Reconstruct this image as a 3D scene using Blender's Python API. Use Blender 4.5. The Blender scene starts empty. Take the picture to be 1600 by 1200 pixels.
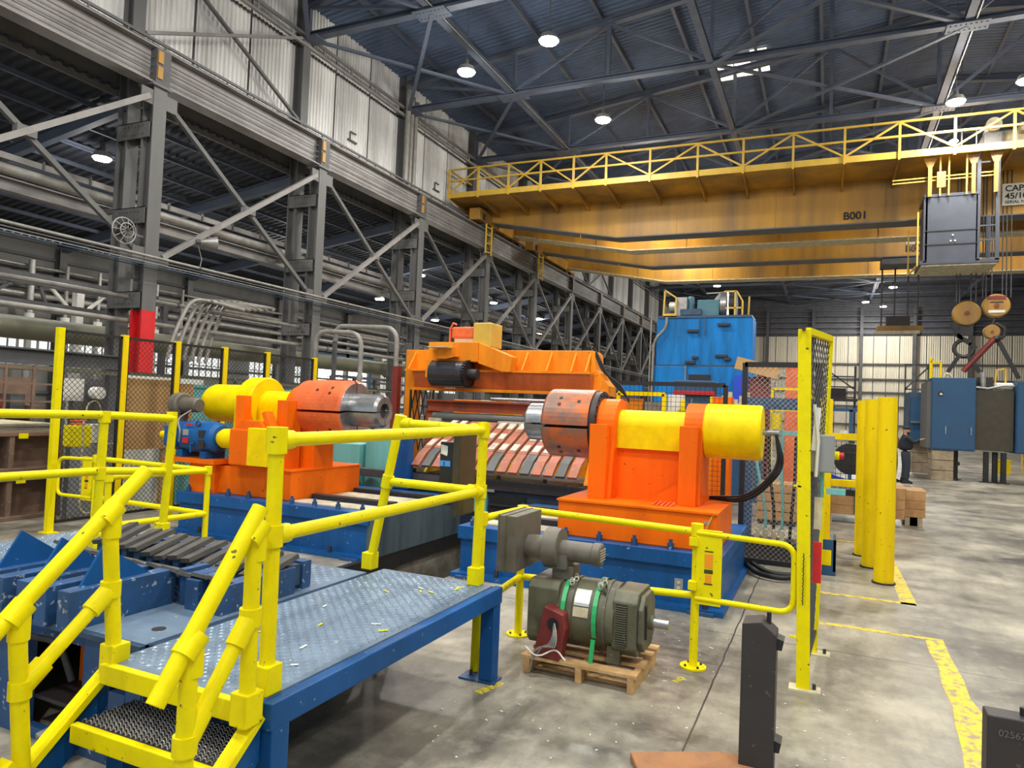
import bpy, math, random
from mathutils import Vector, Matrix
random.seed(7)
S = bpy.context.scene
COL = S.collection
# ---------------------------------------------------------------- camera
cam_d = bpy.data.cameras.new('camera'); cam = bpy.data.objects.new('camera', cam_d); COL.objects.link(cam)
cam_d.sensor_fit = 'HORIZONTAL'; cam_d.sensor_width = 36.0; cam_d.lens = 36.0*1100/1600
cam_d.clip_start = 0.05; cam_d.clip_end = 300
yaw, pitch, roll = (math.radians(a) for a in (24.27, 1.83, 2.34))
cam.matrix_world = (Matrix.Translation((0, 0, 1.85)) @ Matrix.Rotation(yaw, 4, 'Z') @
                    Matrix.Rotation(math.pi/2 + pitch, 4, 'X') @ Matrix.Rotation(roll, 4, 'Z'))
S.camera = cam
# ---------------------------------------------------------------- world, exposure
W = bpy.data.worlds.new('ambient_fill'); S.world = W; W.use_nodes = True  # even background light added as ambient fill, entering by the open back
W.node_tree.nodes['Background'].inputs[0].default_value = (0.80, 0.90, 1.0, 1)
W.node_tree.nodes['Background'].inputs[1].default_value = 0.22
S.view_settings.view_transform = 'Standard'; S.view_settings.look = 'None'
S.view_settings.gamma = 1.0; S.view_settings.use_curve_mapping = False
S.view_settings.exposure = 1.86
LAMP_W = 330.0; AISLE_W = 130.0

# ---------------------------------------------------------------- materials
def lin(c):
    return tuple(((x/12.92) if x <= 0.04045 else ((x+0.055)/1.055)**2.4) for x in (v/255.0 for v in c)) + (1.0,)
MATS = {}
def mat(name, rgb, rough=0.5, metal=0.0, dirt=None, amt=0.35, scale=3.0, chips=None, chipamt=0.0, streak=False, bump=0.0, bscale=40.0, emit=0.0, spec=0.5, lo=0.42, hi=0.72):
    """painted / raw surface: base colour, blotches of a second colour, small chips of a third"""
    m = bpy.data.materials.new(name); m.use_nodes = True; MATS[name] = m
    nt = m.node_tree; N = nt.nodes; L = nt.links; b = N['Principled BSDF']
    b.inputs['Roughness'].default_value = rough; b.inputs['Metallic'].default_value = metal
    b.inputs['Specular IOR Level'].default_value = spec
    b.inputs['Base Color'].default_value = lin(rgb)
    if emit:
        b.inputs['Emission Color'].default_value = lin(rgb); b.inputs['Emission Strength'].default_value = emit
    if dirt is None and not chips and not bump: return m
    tc = N.new('ShaderNodeTexCoord'); mp = N.new('ShaderNodeMapping'); L.new(tc.outputs['Object'], mp.inputs['Vector'])
    out = None
    if dirt is not None:
        if streak: mp.inputs['Scale'].default_value = (1, 1, 0.12)
        nz = N.new('ShaderNodeTexNoise'); nz.inputs['Scale'].default_value = scale; nz.inputs['Detail'].default_value = 8; nz.inputs['Roughness'].default_value = 0.65
        L.new(mp.outputs[0], nz.inputs['Vector'])
        rp = N.new('ShaderNodeValToRGB'); rp.color_ramp.elements[0].position = lo; rp.color_ramp.elements[1].position = hi
        rp.color_ramp.elements[0].color = (0, 0, 0, 1); rp.color_ramp.elements[1].color = (amt, amt, amt, 1)
        L.new(nz.outputs['Fac'], rp.inputs[0])
        mx = N.new('ShaderNodeMixRGB'); mx.inputs[1].default_value = lin(rgb); mx.inputs[2].default_value = lin(dirt)
        L.new(rp.outputs[0], mx.inputs[0]); out = mx.outputs[0]
    if chips:
        n2 = N.new('ShaderNodeTexNoise'); n2.inputs['Scale'].default_value = 26; n2.inputs['Detail'].default_value = 6
        L.new(tc.outputs['Object'], n2.inputs['Vector'])
        r2 = N.new('ShaderNodeValToRGB'); r2.color_ramp.elements[0].position = 0.68 - chipamt*0.16; r2.color_ramp.elements[1].position = 0.71 - chipamt*0.16
        L.new(n2.outputs['Fac'], r2.inputs[0])
        m2 = N.new('ShaderNodeMixRGB'); m2.inputs[2].default_value = lin(chips)
        if out: L.new(out, m2.inputs[1])
        else: m2.inputs[1].default_value = lin(rgb)
        L.new(r2.outputs[0], m2.inputs[0]); out = m2.outputs[0]
    if out: L.new(out, b.inputs['Base Color'])
    if bump:
        n3 = N.new('ShaderNodeTexNoise'); n3.inputs['Scale'].default_value = bscale; n3.inputs['Detail'].default_value = 4
        L.new(tc.outputs['Object'], n3.inputs['Vector'])
        bp = N.new('ShaderNodeBump'); bp.inputs['Strength'].default_value = bump; bp.inputs['Distance'].default_value = 0.01
        L.new(n3.outputs['Fac'], bp.inputs['Height']); L.new(bp.outputs[0], b.inputs['Normal'])
    return m
YEL = mat('safety_yellow', spec=.15, rgb=(236, 220, 4), rough=0.42, dirt=(216, 196, 16), amt=0.5, scale=9, chips=(110, 98, 40), chipamt=-0.02)
YEL2 = mat('machine_yellow', spec=.15, rgb=(246, 214, 0), rough=0.42, dirt=(190, 150, 10), amt=0.5, scale=3.5, chips=(120, 90, 20), chipamt=-0.25)
YELPOST = mat('bollard_yellow', spec=.2, rgb=(240, 208, 2), rough=0.5, dirt=(190, 150, 20), amt=0.5, scale=4, chips=(60, 54, 30), chipamt=-0.08, streak=True)
ORG = mat('machine_orange', spec=.15, rgb=(246, 112, 14), rough=0.42, dirt=(214, 84, 12), amt=0.6, scale=2.6, chips=(90, 46, 24), chipamt=-0.16, streak=True)
ORG2 = mat('bridge_orange', spec=.2, rgb=(240, 146, 26), rough=0.5, dirt=(196, 100, 26), amt=0.7, scale=3.0, chips=(120, 70, 50), chipamt=-0.05, streak=True)
RUST = mat('rusty_red', (150, 66, 34), 0.6, dirt=(86, 46, 36), amt=0.8, scale=3, streak=True)
BLU = mat('machine_blue', spec=.25, rgb=(24, 88, 152), rough=0.42, dirt=(16, 60, 100), amt=0.7, scale=2.4, chips=(120, 140, 160), chipamt=-0.05, streak=True)
BLUW = mat('worn_blue', (36, 80, 128), 0.5, dirt=(44, 58, 78), amt=0.8, scale=5, chips=(150, 160, 170), chipamt=0.28)
BLUD = mat('scuffed_blue_steel', (54, 82, 110), 0.42, metal=0.2, dirt=(40, 52, 66), amt=0.8, scale=6, chips=(130, 140, 150), chipamt=0.05)
BLUDECK = mat('deck_blue_grey', (110, 130, 150), 0.42, metal=0.15, dirt=(74, 92, 112), amt=0.8, scale=3.2, chips=(180, 184, 180), chipamt=0.0)
BLUT = mat('tower_blue', spec=.2, rgb=(24, 128, 206), rough=0.5, dirt=(26, 70, 96), amt=0.85, scale=2.2, streak=True, chips=(40, 60, 70), chipamt=-0.02)
BLUC = mat('cabinet_blue', (36, 80, 116), 0.5, dirt=(40, 70, 104), amt=0.6, scale=1.2)
STEEL = mat('column_grey', (98, 97, 95), 0.6, dirt=(74, 73, 72), amt=0.7, scale=1.4, streak=True)
STEELD = mat('dark_steel', (84, 83, 84), 0.65, dirt=(52, 52, 56), amt=0.7, scale=1.6)
GIRD = mat('runway_grey', (136, 132, 128), 0.6, dirt=(96, 92, 88), amt=0.8, scale=0.9)
ROOFST = mat('roof_steel', (84, 92, 108), 0.65, dirt=(54, 60, 72), amt=0.6, scale=1.0)
DECK = mat('roof_deck', (82, 98, 124), 0.75, dirt=(46, 48, 58), amt=0.6, scale=0.5)
WALLP = mat('insulated_panel', (224, 222, 217), 0.7, dirt=(128, 125, 121), amt=0.85, scale=1.1, streak=True, bump=0.5, bscale=22)
WALLE = mat('end_panel', (214, 206, 186), 0.65, dirt=(160, 150, 130), amt=0.6, scale=0.8, streak=True)
ADECK = mat('aisle_deck', (50, 54, 64), 0.8, dirt=(34, 36, 44), amt=0.6, scale=0.5)
WALLA = mat('aisle_wall', (116, 114, 110), 0.7, dirt=(84, 82, 80), amt=0.85, scale=0.6, streak=True)
GALV = mat('galvanised', (168, 166, 160), 0.4, metal=0.5, dirt=(110, 108, 104), amt=0.6, scale=4)
PIPE = mat('conduit_grey', (150, 146, 138), 0.5, metal=0.2, dirt=(98, 94, 88), amt=0.7, scale=3)
BLACK = mat('black_paint', (26, 26, 28), 0.5, dirt=(44, 42, 40), amt=0.5, scale=5)
BLKST = mat('black_steel', (56, 52, 52), 0.5, metal=0.3, dirt=(66, 60, 58), amt=0.6, scale=6, chips=(100, 80, 66), chipamt=-0.02)
CRANE = mat('crane_yellow_shaded', (200, 146, 40), 0.5, dirt=(112, 86, 54), amt=0.9, scale=0.5, streak=True, lo=0.36, hi=0.66)  # aged yellow; heavy brown blotches also put shade into the near girder's paint
CRANER = mat('crane_rail_yellow', (212, 174, 66), 0.5, dirt=(170, 130, 40), amt=0.5, scale=2)
MOTG = mat('motor_olive', (98, 97, 74), 0.5, dirt=(54, 52, 44), amt=0.75, scale=5, chips=(120, 116, 100), chipamt=0.02)
MOTB = mat('blower_brown_grey', (106, 100, 88), 0.55, dirt=(74, 68, 58), amt=0.75, scale=5)
BARE = mat('bare_steel', (176, 176, 176), 0.28, metal=0.85, dirt=(110, 108, 108), amt=0.7, scale=6)
WORNM = mat('worn_mandrel', (204, 106, 50), 0.42, metal=0.3, dirt=(128, 104, 92), amt=1.0, scale=5, chips=(92, 70, 60), chipamt=-0.05, lo=0.4, hi=0.6)
MANDO = mat('mandrel_orange', (230, 108, 50), 0.45, dirt=(176, 70, 36), amt=0.7, scale=5, chips=(96, 50, 34), chipamt=-0.08)
WOOD = mat('pallet_wood', (204, 166, 112), 0.75, dirt=(150, 108, 64), amt=0.8, scale=7)
CRATEW = mat('crate_wood', (178, 138, 90), 0.75, dirt=(140, 90, 44), amt=0.7, scale=4)
TIMBER = mat('cribbing_timber', (176, 156, 128), 0.8, dirt=(110, 96, 76), amt=0.8, scale=5)
GREENS = mat('green_strap', (40, 170, 96), 0.35)
REDP = mat('red_paint', (206, 28, 30), 0.5, dirt=(150, 20, 24), amt=0.5, scale=4)
DKRED = mat('junction_red', (124, 44, 40), 0.5, dirt=(90, 36, 32), amt=0.6, scale=6)
OILY = mat('oily_steel', (92, 106, 112), 0.5, metal=0.3, dirt=(48, 62, 74), amt=0.9, scale=3, streak=True)
ROLLM = mat('roller_black', (70, 72, 78), 0.32, metal=0.6, dirt=(44, 45, 50), amt=0.6, scale=4)
TEALD = mat('dark_teal', (72, 118, 132), 0.5, dirt=(50, 84, 96), amt=0.6, scale=3)
TROUGH = mat('stained_orange', (196, 98, 40), 0.55, dirt=(132, 62, 34), amt=0.9, scale=3, streak=True)
DKBLUE = mat('dark_table_blue', (40, 56, 76), 0.5, dirt=(28, 34, 42), amt=0.8, scale=3)
TEAL = mat('teal_paint', (120, 190, 184), 0.5, dirt=(90, 150, 148), amt=0.6, scale=3, streak=True)
CARD = mat('cardboard', (196, 156, 100), 0.8, dirt=(170, 130, 80), amt=0.5, scale=3)
WHITE = mat('white_paint', (226, 224, 216), 0.6, dirt=(180, 176, 166), amt=0.5, scale=4)
CREAM = mat('dirty_cream', (206, 196, 164), 0.7, dirt=(130, 116, 84), amt=0.8, scale=5)
GREY = mat('enclosure_grey', (142, 144, 140), 0.5, dirt=(120, 122, 120), amt=0.4, scale=5)
OLIVE = mat('duct_olive', (108, 108, 88), 0.6, dirt=(76, 74, 60), amt=0.7, scale=1.0)
CAST = mat('rusty_casting', (122, 96, 78), 0.7, dirt=(74, 60, 52), amt=0.8, scale=3, chips=(150, 130, 110), chipamt=0.05)
RUBBER = mat('cable_black', (20, 20, 22), 0.55)
SLATM = mat('slat_rubber', (82, 79, 74), 0.7, dirt=(52, 50, 48), amt=0.8, scale=9)
PLANKW = mat('liner_white', (214, 206, 188), 0.55, dirt=(150, 130, 110), amt=0.7, scale=9)
PLANKR = mat('liner_rust', (178, 104, 78), 0.6, dirt=(120, 90, 80), amt=0.8, scale=6, chips=(200, 190, 180), chipamt=0.12)
GREYBOX = mat('cab_grey', (66, 69, 79), 0.55, dirt=(50, 53, 62), amt=0.6, scale=2.5)
GLOW = mat('lamp_glow', (255, 252, 240), 0.5, emit=28.0)
SKYL = mat('skylight_panel', (236, 224, 196), 0.6, emit=0.7)
BRIGHT = mat('daylit_opening', (250, 250, 246), 0.6, emit=1.1)
PANE = mat('window_pane', (196, 200, 198), 0.35, emit=0.35)
SKIN = mat('skin', (206, 150, 122), 0.55); NAVY = mat('dark_jacket', (30, 33, 40), 0.8, dirt=(44, 46, 52), amt=0.4, scale=9)
DENIM = mat('dark_trousers', (44, 48, 58), 0.85, dirt=(60, 64, 74), amt=0.4, scale=9)
TANC = mat('tan_cloth', (146, 122, 84), 0.85, dirt=(96, 84, 60), amt=0.7, scale=16)
HAIR = mat('dark_hair', (52, 36, 28), 0.8); BLUEP = mat('bright_blue', (30, 70, 200), 0.45)
TAPE = mat('blue_tape', (70, 150, 226), 0.6); BROWN = mat('control_box_dark', (70, 62, 44), 0.5, dirt=(48, 44, 34), amt=0.7, scale=5)
SIGNW = mat('sign_white', (226, 222, 206), 0.6, dirt=(196, 190, 172), amt=0.4, scale=4); INK = mat('black_lettering', (18, 18, 20), 0.6)
LBLO = mat('label_orange', (240, 150, 20), 0.5); SILVER = mat('nameplate', (200, 200, 198), 0.3, metal=0.7, dirt=(140, 138, 130), amt=0.5, scale=12)
GATEY = YEL

def floor_mat():
    m = bpy.data.materials.new('concrete_floor'); m.use_nodes = True; nt = m.node_tree; N = nt.nodes; L = nt.links; b = N['Principled BSDF']
    tc = N.new('ShaderNodeTexCoord')
    def noise(scale, det=8, rough=0.6, stretch=None):
        v = tc.outputs['Object']
        if stretch:
            mp = N.new('ShaderNodeMapping'); mp.inputs['Scale'].default_value = stretch; L.new(v, mp.inputs[0]); v = mp.outputs[0]
        n = N.new('ShaderNodeTexNoise'); n.inputs['Scale'].default_value = scale; n.inputs['Detail'].default_value = det; n.inputs['Roughness'].default_value = rough
        L.new(v, n.inputs['Vector']); return n.outputs['Fac']
    def ramp(f, p0, p1, c0, c1):
        r = N.new('ShaderNodeValToRGB'); r.color_ramp.elements[0].position = p0; r.color_ramp.elements[1].position = p1
        r.color_ramp.elements[0].color = c0; r.color_ramp.elements[1].color = c1; L.new(f, r.inputs[0]); return r.outputs[0]
    def mix(f, a, bb, mode='MIX'):
        x = N.new('ShaderNodeMixRGB'); x.blend_type = mode
        if isinstance(f, float): x.inputs[0].default_value = f
        else: L.new(f, x.inputs[0])
        for i, c in ((1, a), (2, bb)):
            if isinstance(c, tuple): x.inputs[i].default_value = c
            else: L.new(c, x.inputs[i])
        return x.outputs[0]
    k = (0, 0, 0, 1); w = (1, 1, 1, 1)
    base = ramp(noise(0.55, 10, 0.68), 0.36, 0.62, lin((80, 77, 71)), lin((180, 172, 152)))
    base = mix(ramp(noise(1.3, 10, 0.7, (1, 0.35, 1)), 0.46, 0.68, k, (.9, .9, .9, 1)), base, lin((74, 71, 67)))
    base = mix(ramp(noise(5, 8, 0.7), 0.5, 0.8, k, (.5, .5, .5, 1)), base, lin((190, 184, 168)))
    base = mix(ramp(noise(30, 4, 0.7), 0.66, 0.74, k, (.5, .5, .5, 1)), base, lin((206, 198, 178)))
    # saw-cut slab joints every 6.1 m, running with the hall and across it
    sp = N.new('ShaderNodeSeparateXYZ'); L.new(tc.outputs['Object'], sp.inputs[0])
    wob = noise(3.0, 4)
    def joint(axis, off, period, half):
        a = N.new('ShaderNodeMath'); a.operation = 'ADD'; a.inputs[1].default_value = off; L.new(sp.outputs[axis], a.inputs[0])
        wv = N.new('ShaderNodeMath'); wv.operation = 'MULTIPLY_ADD'; wv.inputs[1].default_value = 0.03; L.new(wob, wv.inputs[0]); L.new(a.outputs[0], wv.inputs[2])
        mo = N.new('ShaderNodeMath'); mo.operation = 'PINGPONG'; mo.inputs[1].default_value = period/2; L.new(wv.outputs[0], mo.inputs[0])
        lt = N.new('ShaderNodeMath'); lt.operation = 'LESS_THAN'; lt.inputs[1].default_value = half; L.new(mo.outputs[0], lt.inputs[0]); return lt.outputs[0]
    base = mix(joint(0, 0.67, 6.1, 0.006), base, lin((58, 54, 50)))
    base = mix(joint(1, -0.2, 6.1, 0.006), base, lin((70, 66, 62)))
    L.new(base, b.inputs['Base Color'])
    rr = ramp(noise(1.1, 6), 0.35, 0.7, (.30, .30, .30, 1), (.55, .55, .55, 1)); L.new(rr, b.inputs['Roughness'])
    bp = N.new('ShaderNodeBump'); bp.inputs['Strength'].default_value = 0.12; bp.inputs['Distance'].default_value = 0.01
    L.new(noise(45, 5), bp.inputs['Height']); L.new(bp.outputs[0], b.inputs['Normal'])
    return m
FLOOR = floor_mat()

# ---------------------------------------------------------------- mesh helpers
def V(*a): return Vector(a)
class MB:
    def __init__(s): s.v = []; s.f = []; s.sm = []
    def add(s, vs, fs, smooth=False):
        o = len(s.v); s.v += [tuple(v) for v in vs]; s.f += [tuple(i+o for i in f) for f in fs]; s.sm += [smooth]*len(fs); return s
    def box(s, x0, x1, y0, y1, z0, z1):
        x0, x1 = min(x0, x1), max(x0, x1); y0, y1 = min(y0, y1), max(y0, y1); z0, z1 = min(z0, z1), max(z0, z1)
        return s.add([(x0,y0,z0),(x1,y0,z0),(x1,y1,z0),(x0,y1,z0),(x0,y0,z1),(x1,y0,z1),(x1,y1,z1),(x0,y1,z1)],
                     [(0,3,2,1),(4,5,6,7),(0,1,5,4),(1,2,6,5),(2,3,7,6),(3,0,4,7)])
    def obox(s, c, size, rx=0, ry=0, rz=0):
        M = Matrix.Translation(c) @ Matrix.Rotation(rz, 4, 'Z') @ Matrix.Rotation(ry, 4, 'Y') @ Matrix.Rotation(rx, 4, 'X')
        a, b, d = (q/2 for q in size)
        vs = [M @ V(x, y, z) for z in (-d, d) for x, y in ((-a,-b),(a,-b),(a,b),(-a,b))]
        return s.add(vs, [(0,3,2,1),(4,5,6,7),(0,1,5,4),(1,2,6,5),(2,3,7,6),(3,0,4,7)])
    def frame(s, a, b, up=(0,0,1)):
        d = (Vector(b)-Vector(a)); d.normalize(); u = Vector(up)
        if abs(d.dot(u)) > 0.98: u = V(0,1,0) if abs(d.y) < 0.9 else V(1,0,0)
        x = d.cross(u); x.normalize(); y = x.cross(d); return x, y, d
    def bar(s, a, b, w, h=None, up=(0,0,1)):
        h = h or w; a = Vector(a); b = Vector(b); x, y, d = s.frame(a, b, up)
        vs = [p + x*i*w/2 + y*j*h/2 for p in (a, b) for i, j in ((-1,-1),(1,-1),(1,1),(-1,1))]
        return s.add(vs, [(0,3,2,1),(4,5,6,7),(0,1,5,4),(1,2,6,5),(2,3,7,6),(3,0,4,7)])
    def ibeam(s, a, b, w, h, t=0.03, up=(0,0,1)):
        a = Vector(a); b = Vector(b); x, y, d = s.frame(a, b, up)
        s.bar(a+y*(h/2-t/2), b+y*(h/2-t/2), w, t, up); s.bar(a-y*(h/2-t/2), b-y*(h/2-t/2), w, t, up)
        return s.bar(a, b, t, h-2*t, up)
    def cyl(s, a, b, r, r2=None, n=16, cap=True, smooth=True):
        r2 = r if r2 is None else r2; a = Vector(a); b = Vector(b); x, y, d = s.frame(a, b)
        ring = [(math.cos(2*math.pi*i/n), math.sin(2*math.pi*i/n)) for i in range(n)]
        A = [a + x*c*r + y*q*r for c, q in ring]; B = [b + x*c*r2 + y*q*r2 for c, q in ring]
        s.add(A+B, [(i, (i+1) % n, n+(i+1) % n, n+i) for i in range(n)], smooth)
        if cap:
            if r > 0: s.add(A, [tuple(range(n))[::-1]])
            if r2 > 0: s.add(B, [tuple(range(n))])
        return s
    def lathe(s, a, b, prof, n=32, smooth=True):
        """prof: list of (t along a->b in metres, radius)"""
        a = Vector(a); x, y, d = s.frame(a, b)
        for (t0, r0), (t1, r1) in zip(prof, prof[1:]): s.cyl(a+d*t0, a+d*t1, r0, r1, n, False, smooth) if abs(t1-t0) > 1e-6 else s.ring(a+d*t0, x, y, r0, r1, n)
        return s
    def ring(s, c, x, y, r0, r1, n):
        pts = []
        for r in (r0, r1): pts += [c + x*math.cos(2*math.pi*i/n)*r + y*math.sin(2*math.pi*i/n)*r for i in range(n)]
        return s.add(pts, [(i, (i+1) % n, n+(i+1) % n, n+i) for i in range(n)])
    def tube(s, pts, r, n=8, cap=True):
        pts = [Vector(p) for p in pts]; rings = []; prev = None
        for i, p in enumerate(pts):
            d = (pts[min(i+1, len(pts)-1)] - pts[max(i-1, 0)]).normalized()
            if prev is None: x, y, _ = s.frame(V(0,0,0), d)
            else:
                x = prev - d*prev.dot(d); x.normalize(); y = x.cross(d)
            prev = x; rings.append([p + x*math.cos(2*math.pi*k/n)*r + y*math.sin(2*math.pi*k/n)*r for k in range(n)])
        vs = [v for R in rings for v in R]
        s.add(vs, [(i*n+k, i*n+(k+1) % n, (i+1)*n+(k+1) % n, (i+1)*n+k) for i in range(len(pts)-1) for k in range(n)], True)
        if cap: s.add(rings[0], [tuple(range(n))[::-1]]); s.add(rings[-1], [tuple(range(n))])
        return s
    def prism(s, poly, axis, a, b):
        """polygon (2-D) extruded along an axis: 'x' takes (y,z), 'y' takes (x,z), 'z' takes (x,y)"""
        n = len(poly)
        def P(u, w, t): return {'x': (t, u, w), 'y': (u, t, w), 'z': (u, w, t)}[axis]
        vs = [P(u, w, a) for u, w in poly] + [P(u, w, b) for u, w in poly]
        return s.add(vs, [tuple(range(n))[::-1], tuple(range(n, 2*n))] + [(i, (i+1) % n, n+(i+1) % n, n+i) for i in range(n)])
    def build(s, name, m, parent=None, bevel=0.0, weld=False):
        me = bpy.data.meshes.new(name)
        off = V(0,0,0); p = parent
        while p is not None: off += p.location; p = p.parent
        me.from_pydata([tuple(Vector(v)-off) for v in s.v], [], s.f)
        me.polygons.foreach_set('use_smooth', s.sm); me.materials.append(m)
        import bmesh
        bm = bmesh.new(); bm.from_mesh(me); bmesh.ops.recalc_face_normals(bm, faces=bm.faces); bm.to_mesh(me); bm.free()
        o = bpy.data.objects.new(name, me); COL.objects.link(o); o.parent = parent
        if bevel:
            md = o.modifiers.new('edge', 'BEVEL'); md.width = bevel; md.segments = 2; md.limit_method = 'ANGLE'; md.angle_limit = 0.7
        return o
def tag(o, label, cat=None, group=None, kind=None):
    if label: o['label'] = label
    if cat: o['category'] = cat
    if group: o['group'] = group
    if kind: o['kind'] = kind
    return o
def thing(name, label, cat, loc=(0,0,0), group=None):
    o = bpy.data.objects.new(name, None); COL.objects.link(o); o.location = loc; o.empty_display_size = 0.2
    return tag(o, label, cat, group)
def struct(o): o['kind'] = 'structure'; return o
def stuff(o): o['kind'] = 'stuff'; return o
def part(o, label): o['label'] = label; return o
def copy_tree(o, parent=None, dloc=None):
    c = o.copy(); COL.objects.link(c); c.parent = parent
    if dloc is not None: c.location = o.location + Vector(dloc)
    for ch in list(o.children): copy_tree(ch, c)
    return c
def arc(c, u, w, r, a0, a1, n=6):
    c = Vector(c); u = Vector(u); w = Vector(w)
    return [c + u*r*math.cos(a0+(a1-a0)*i/n) + w*r*math.sin(a0+(a1-a0)*i/n) for i in range(n+1)]
def round_path(pts, r, n=5):
    """polyline with its inner corners rounded"""
    pts = [Vector(p) for p in pts]; out = [pts[0]]
    for a, b, c in zip(pts, pts[1:], pts[2:]):
        d0 = (a-b); d1 = (c-b); q = min(r, d0.length*0.49, d1.length*0.49); p0 = b + d0.normalized()*q; p1 = b + d1.normalized()*q
        for i in range(n+1):
            t = i/n; out.append(p0*(1-t)**2 + b*2*t*(1-t) + p1*t*t)
    return out + [pts[-1]]
LUG = mat('tread_lug', (132, 150, 166), 0.3, metal=0.4)
def text(name, s, size, loc, rot, m, parent, depth=0.004, align='LEFT', bold=0.0):
    cu = bpy.data.curves.new(name, 'FONT'); cu.body = s; cu.size = size; cu.extrude = depth; cu.align_x = align; cu.offset = bold*size
    t = bpy.data.objects.new(name, cu); COL.objects.link(t)
    dg = bpy.context.evaluated_depsgraph_get(); me = bpy.data.meshes.new_from_object(t.evaluated_get(dg))
    bpy.data.objects.remove(t); me.materials.clear(); me.materials.append(m)
    o = bpy.data.objects.new(name, me); COL.objects.link(o); o.parent = parent
    off = V(0,0,0); p = parent
    while p is not None: off += p.location; p = p.parent
    o.location = Vector(loc)-off; o.rotation_euler = rot; return o
ORD = ['first', 'second', 'third', 'fourth', 'fifth', 'sixth', 'seventh', 'eighth', 'ninth', 'tenth', 'eleventh', 'twelfth', 'thirteenth', 'fourteenth', 'fifteenth']
# ================================================================ SETTING
# floor with the machine pit cut out of it
PX0, PX1, PY0, PY1 = -4.84, -3.68, 5.2, 9.6
b = MB()
for x0, x1, y0, y1 in ((-28.4, PX0, -8, 80), (PX1, 24, -8, 80), (PX0, PX1, -8, PY0), (PX0, PX1, PY1, 80)):
    b.add([(x0,y0,0),(x1,y0,0),(x1,y1,0),(x0,y1,0)], [(0,1,2,3)])
b.add([(PX0,PY0,0),(PX0,PY1,0),(PX0,PY1,-.9),(PX0,PY0,-.9)], [(0,1,2,3)])
b.add([(PX1,PY0,0),(PX1,PY1,0),(PX1,PY1,-.9),(PX1,PY0,-.9)], [(0,3,2,1)])
b.add([(PX0,PY1,0),(PX1,PY1,0),(PX1,PY1,-.9),(PX0,PY1,-.9)], [(0,1,2,3)])
b.add([(PX0,PY0,0),(PX1,PY0,0),(PX1,PY0,-.9),(PX0,PY0,-.9)], [(0,3,2,1)])
b.add([(PX0,PY0,-.9),(PX1,PY0,-.9),(PX1,PY1,-.9),(PX0,PY1,-.9)], [(0,1,2,3)])
floor = struct(b.build('floor', FLOOR))
b = MB().box(PX0-.02, PX0+.06, PY0, PY1, -.16, 0.02); part(b.build('pit_edge', BLACK, floor), 'black strip along the pit edge')  # plain black strip along the top of the left pit wall

# bay lines
S0, SP = 11.8, 6.06
YC = [S0 + SP*k for k in range(11)]
XC, XB = -15.2, -16.1            # crane column row, building column row

# corrugated strip: ridges along one axis
def ribbed(u0, u1, pitch, depth, place, n_cross=1):
    """zigzag sheet; place(u, d, e) -> point, e in 0..1 across the ribs"""
    b = MB(); vs = []; n = int((u1-u0)/pitch); 
    prof = []
    for i in range(n+1):
        u = u0 + i*pitch
        prof += [(u, 0), (u+pitch*.35, 0), (u+pitch*.5, depth), (u+pitch*.85, depth)]
    prof = [p for p in prof if p[0] <= u1+1e-6]
    for u, d in prof:
        for e in range(n_cross+1): vs.append(place(u, d, e/n_cross))
    k = n_cross+1
    b.add(vs, [(i*k+e, (i+1)*k+e, (i+1)*k+e+1, i*k+e+1) for i in range(len(prof)-1) for e in range(n_cross)])
    return b
ZR0, ZR1, XR = 15.1, 17.6, 4.5                 # roof height at eave and ridge
def zroof(x): return ZR0 + (ZR1-ZR0)*(1-abs(x-XR)/(XR+16.4))
ceil = struct(ribbed(-8, 80, 0.24, 0.05, lambda u, d, e: (-16.4+(40.4)*e, u, zroof(-16.4+40.4*e)+d), 2).build('ceiling', DECK))
# the ridge falls at e=0.5 -> x=3.8, close to XR
for x in (-14.5, -12.6, -10.2, -7.8, -5.4, -3.0, -0.6, 1.8, 6, 9, 12, 15, 18, 21):
    MB().ibeam((x, -8, zroof(x)-.14), (x, 80, zroof(x)-.14), .12, .2, .02).build('purlin', ROOFST, ceil)
# skylight of six panes let into the deck
for i in range(3):
    for j in range(2):
        x = -4.62 + i*.68; y = 29.2 + j*1.05
        part(MB().box(x, x+.64, y, y+.85, zroof(x+.3)-.16, zroof(x+.3)-.10).build('skylight_pane', SKYL, ceil), 'pale lit skylight pane')

# upper clerestory wall above the crane runway: separate sheets between the building columns
XW = -16.35
wl = struct(MB().box(XW-.12, XW-.06, -8, 80, 9.2, 15.2).build('wall_left', WALLA))
NB = len(YC)
edges = [S0-3*SP, S0-2*SP, S0-SP] + YC
pan_mesh = {}
for k, y0 in enumerate(edges):
    for j in range(3):
        for (za, zb, key) in ((10.95, 13.45, 'lo'), (13.55, 15.15, 'up')):
            w = SP/3 - .05
            kk = (key,)
            if kk not in pan_mesh:
                o = ribbed(0, w, .16, .045, lambda u, d, e: (XW+d, u, (zb-za)*e), 1).build('wall_panel', WALLP, wl); pan_mesh[kk] = o.data
            else:
                o = bpy.data.objects.new('wall_panel', pan_mesh[kk]); COL.objects.link(o); o.parent = wl
            o.location = (0, y0 + j*SP/3 + .02, za)
# sloped flashing and shadow gap at the foot of the sheets
b = MB()
b.prism([(XW, 10.55), (XW+.10, 10.55), (XW+.10, 10.72), (XW+.02, 10.86), (XW, 10.86)], 'y', -8, 80); b.build('sill_flashing', WALLP, wl)
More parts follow.
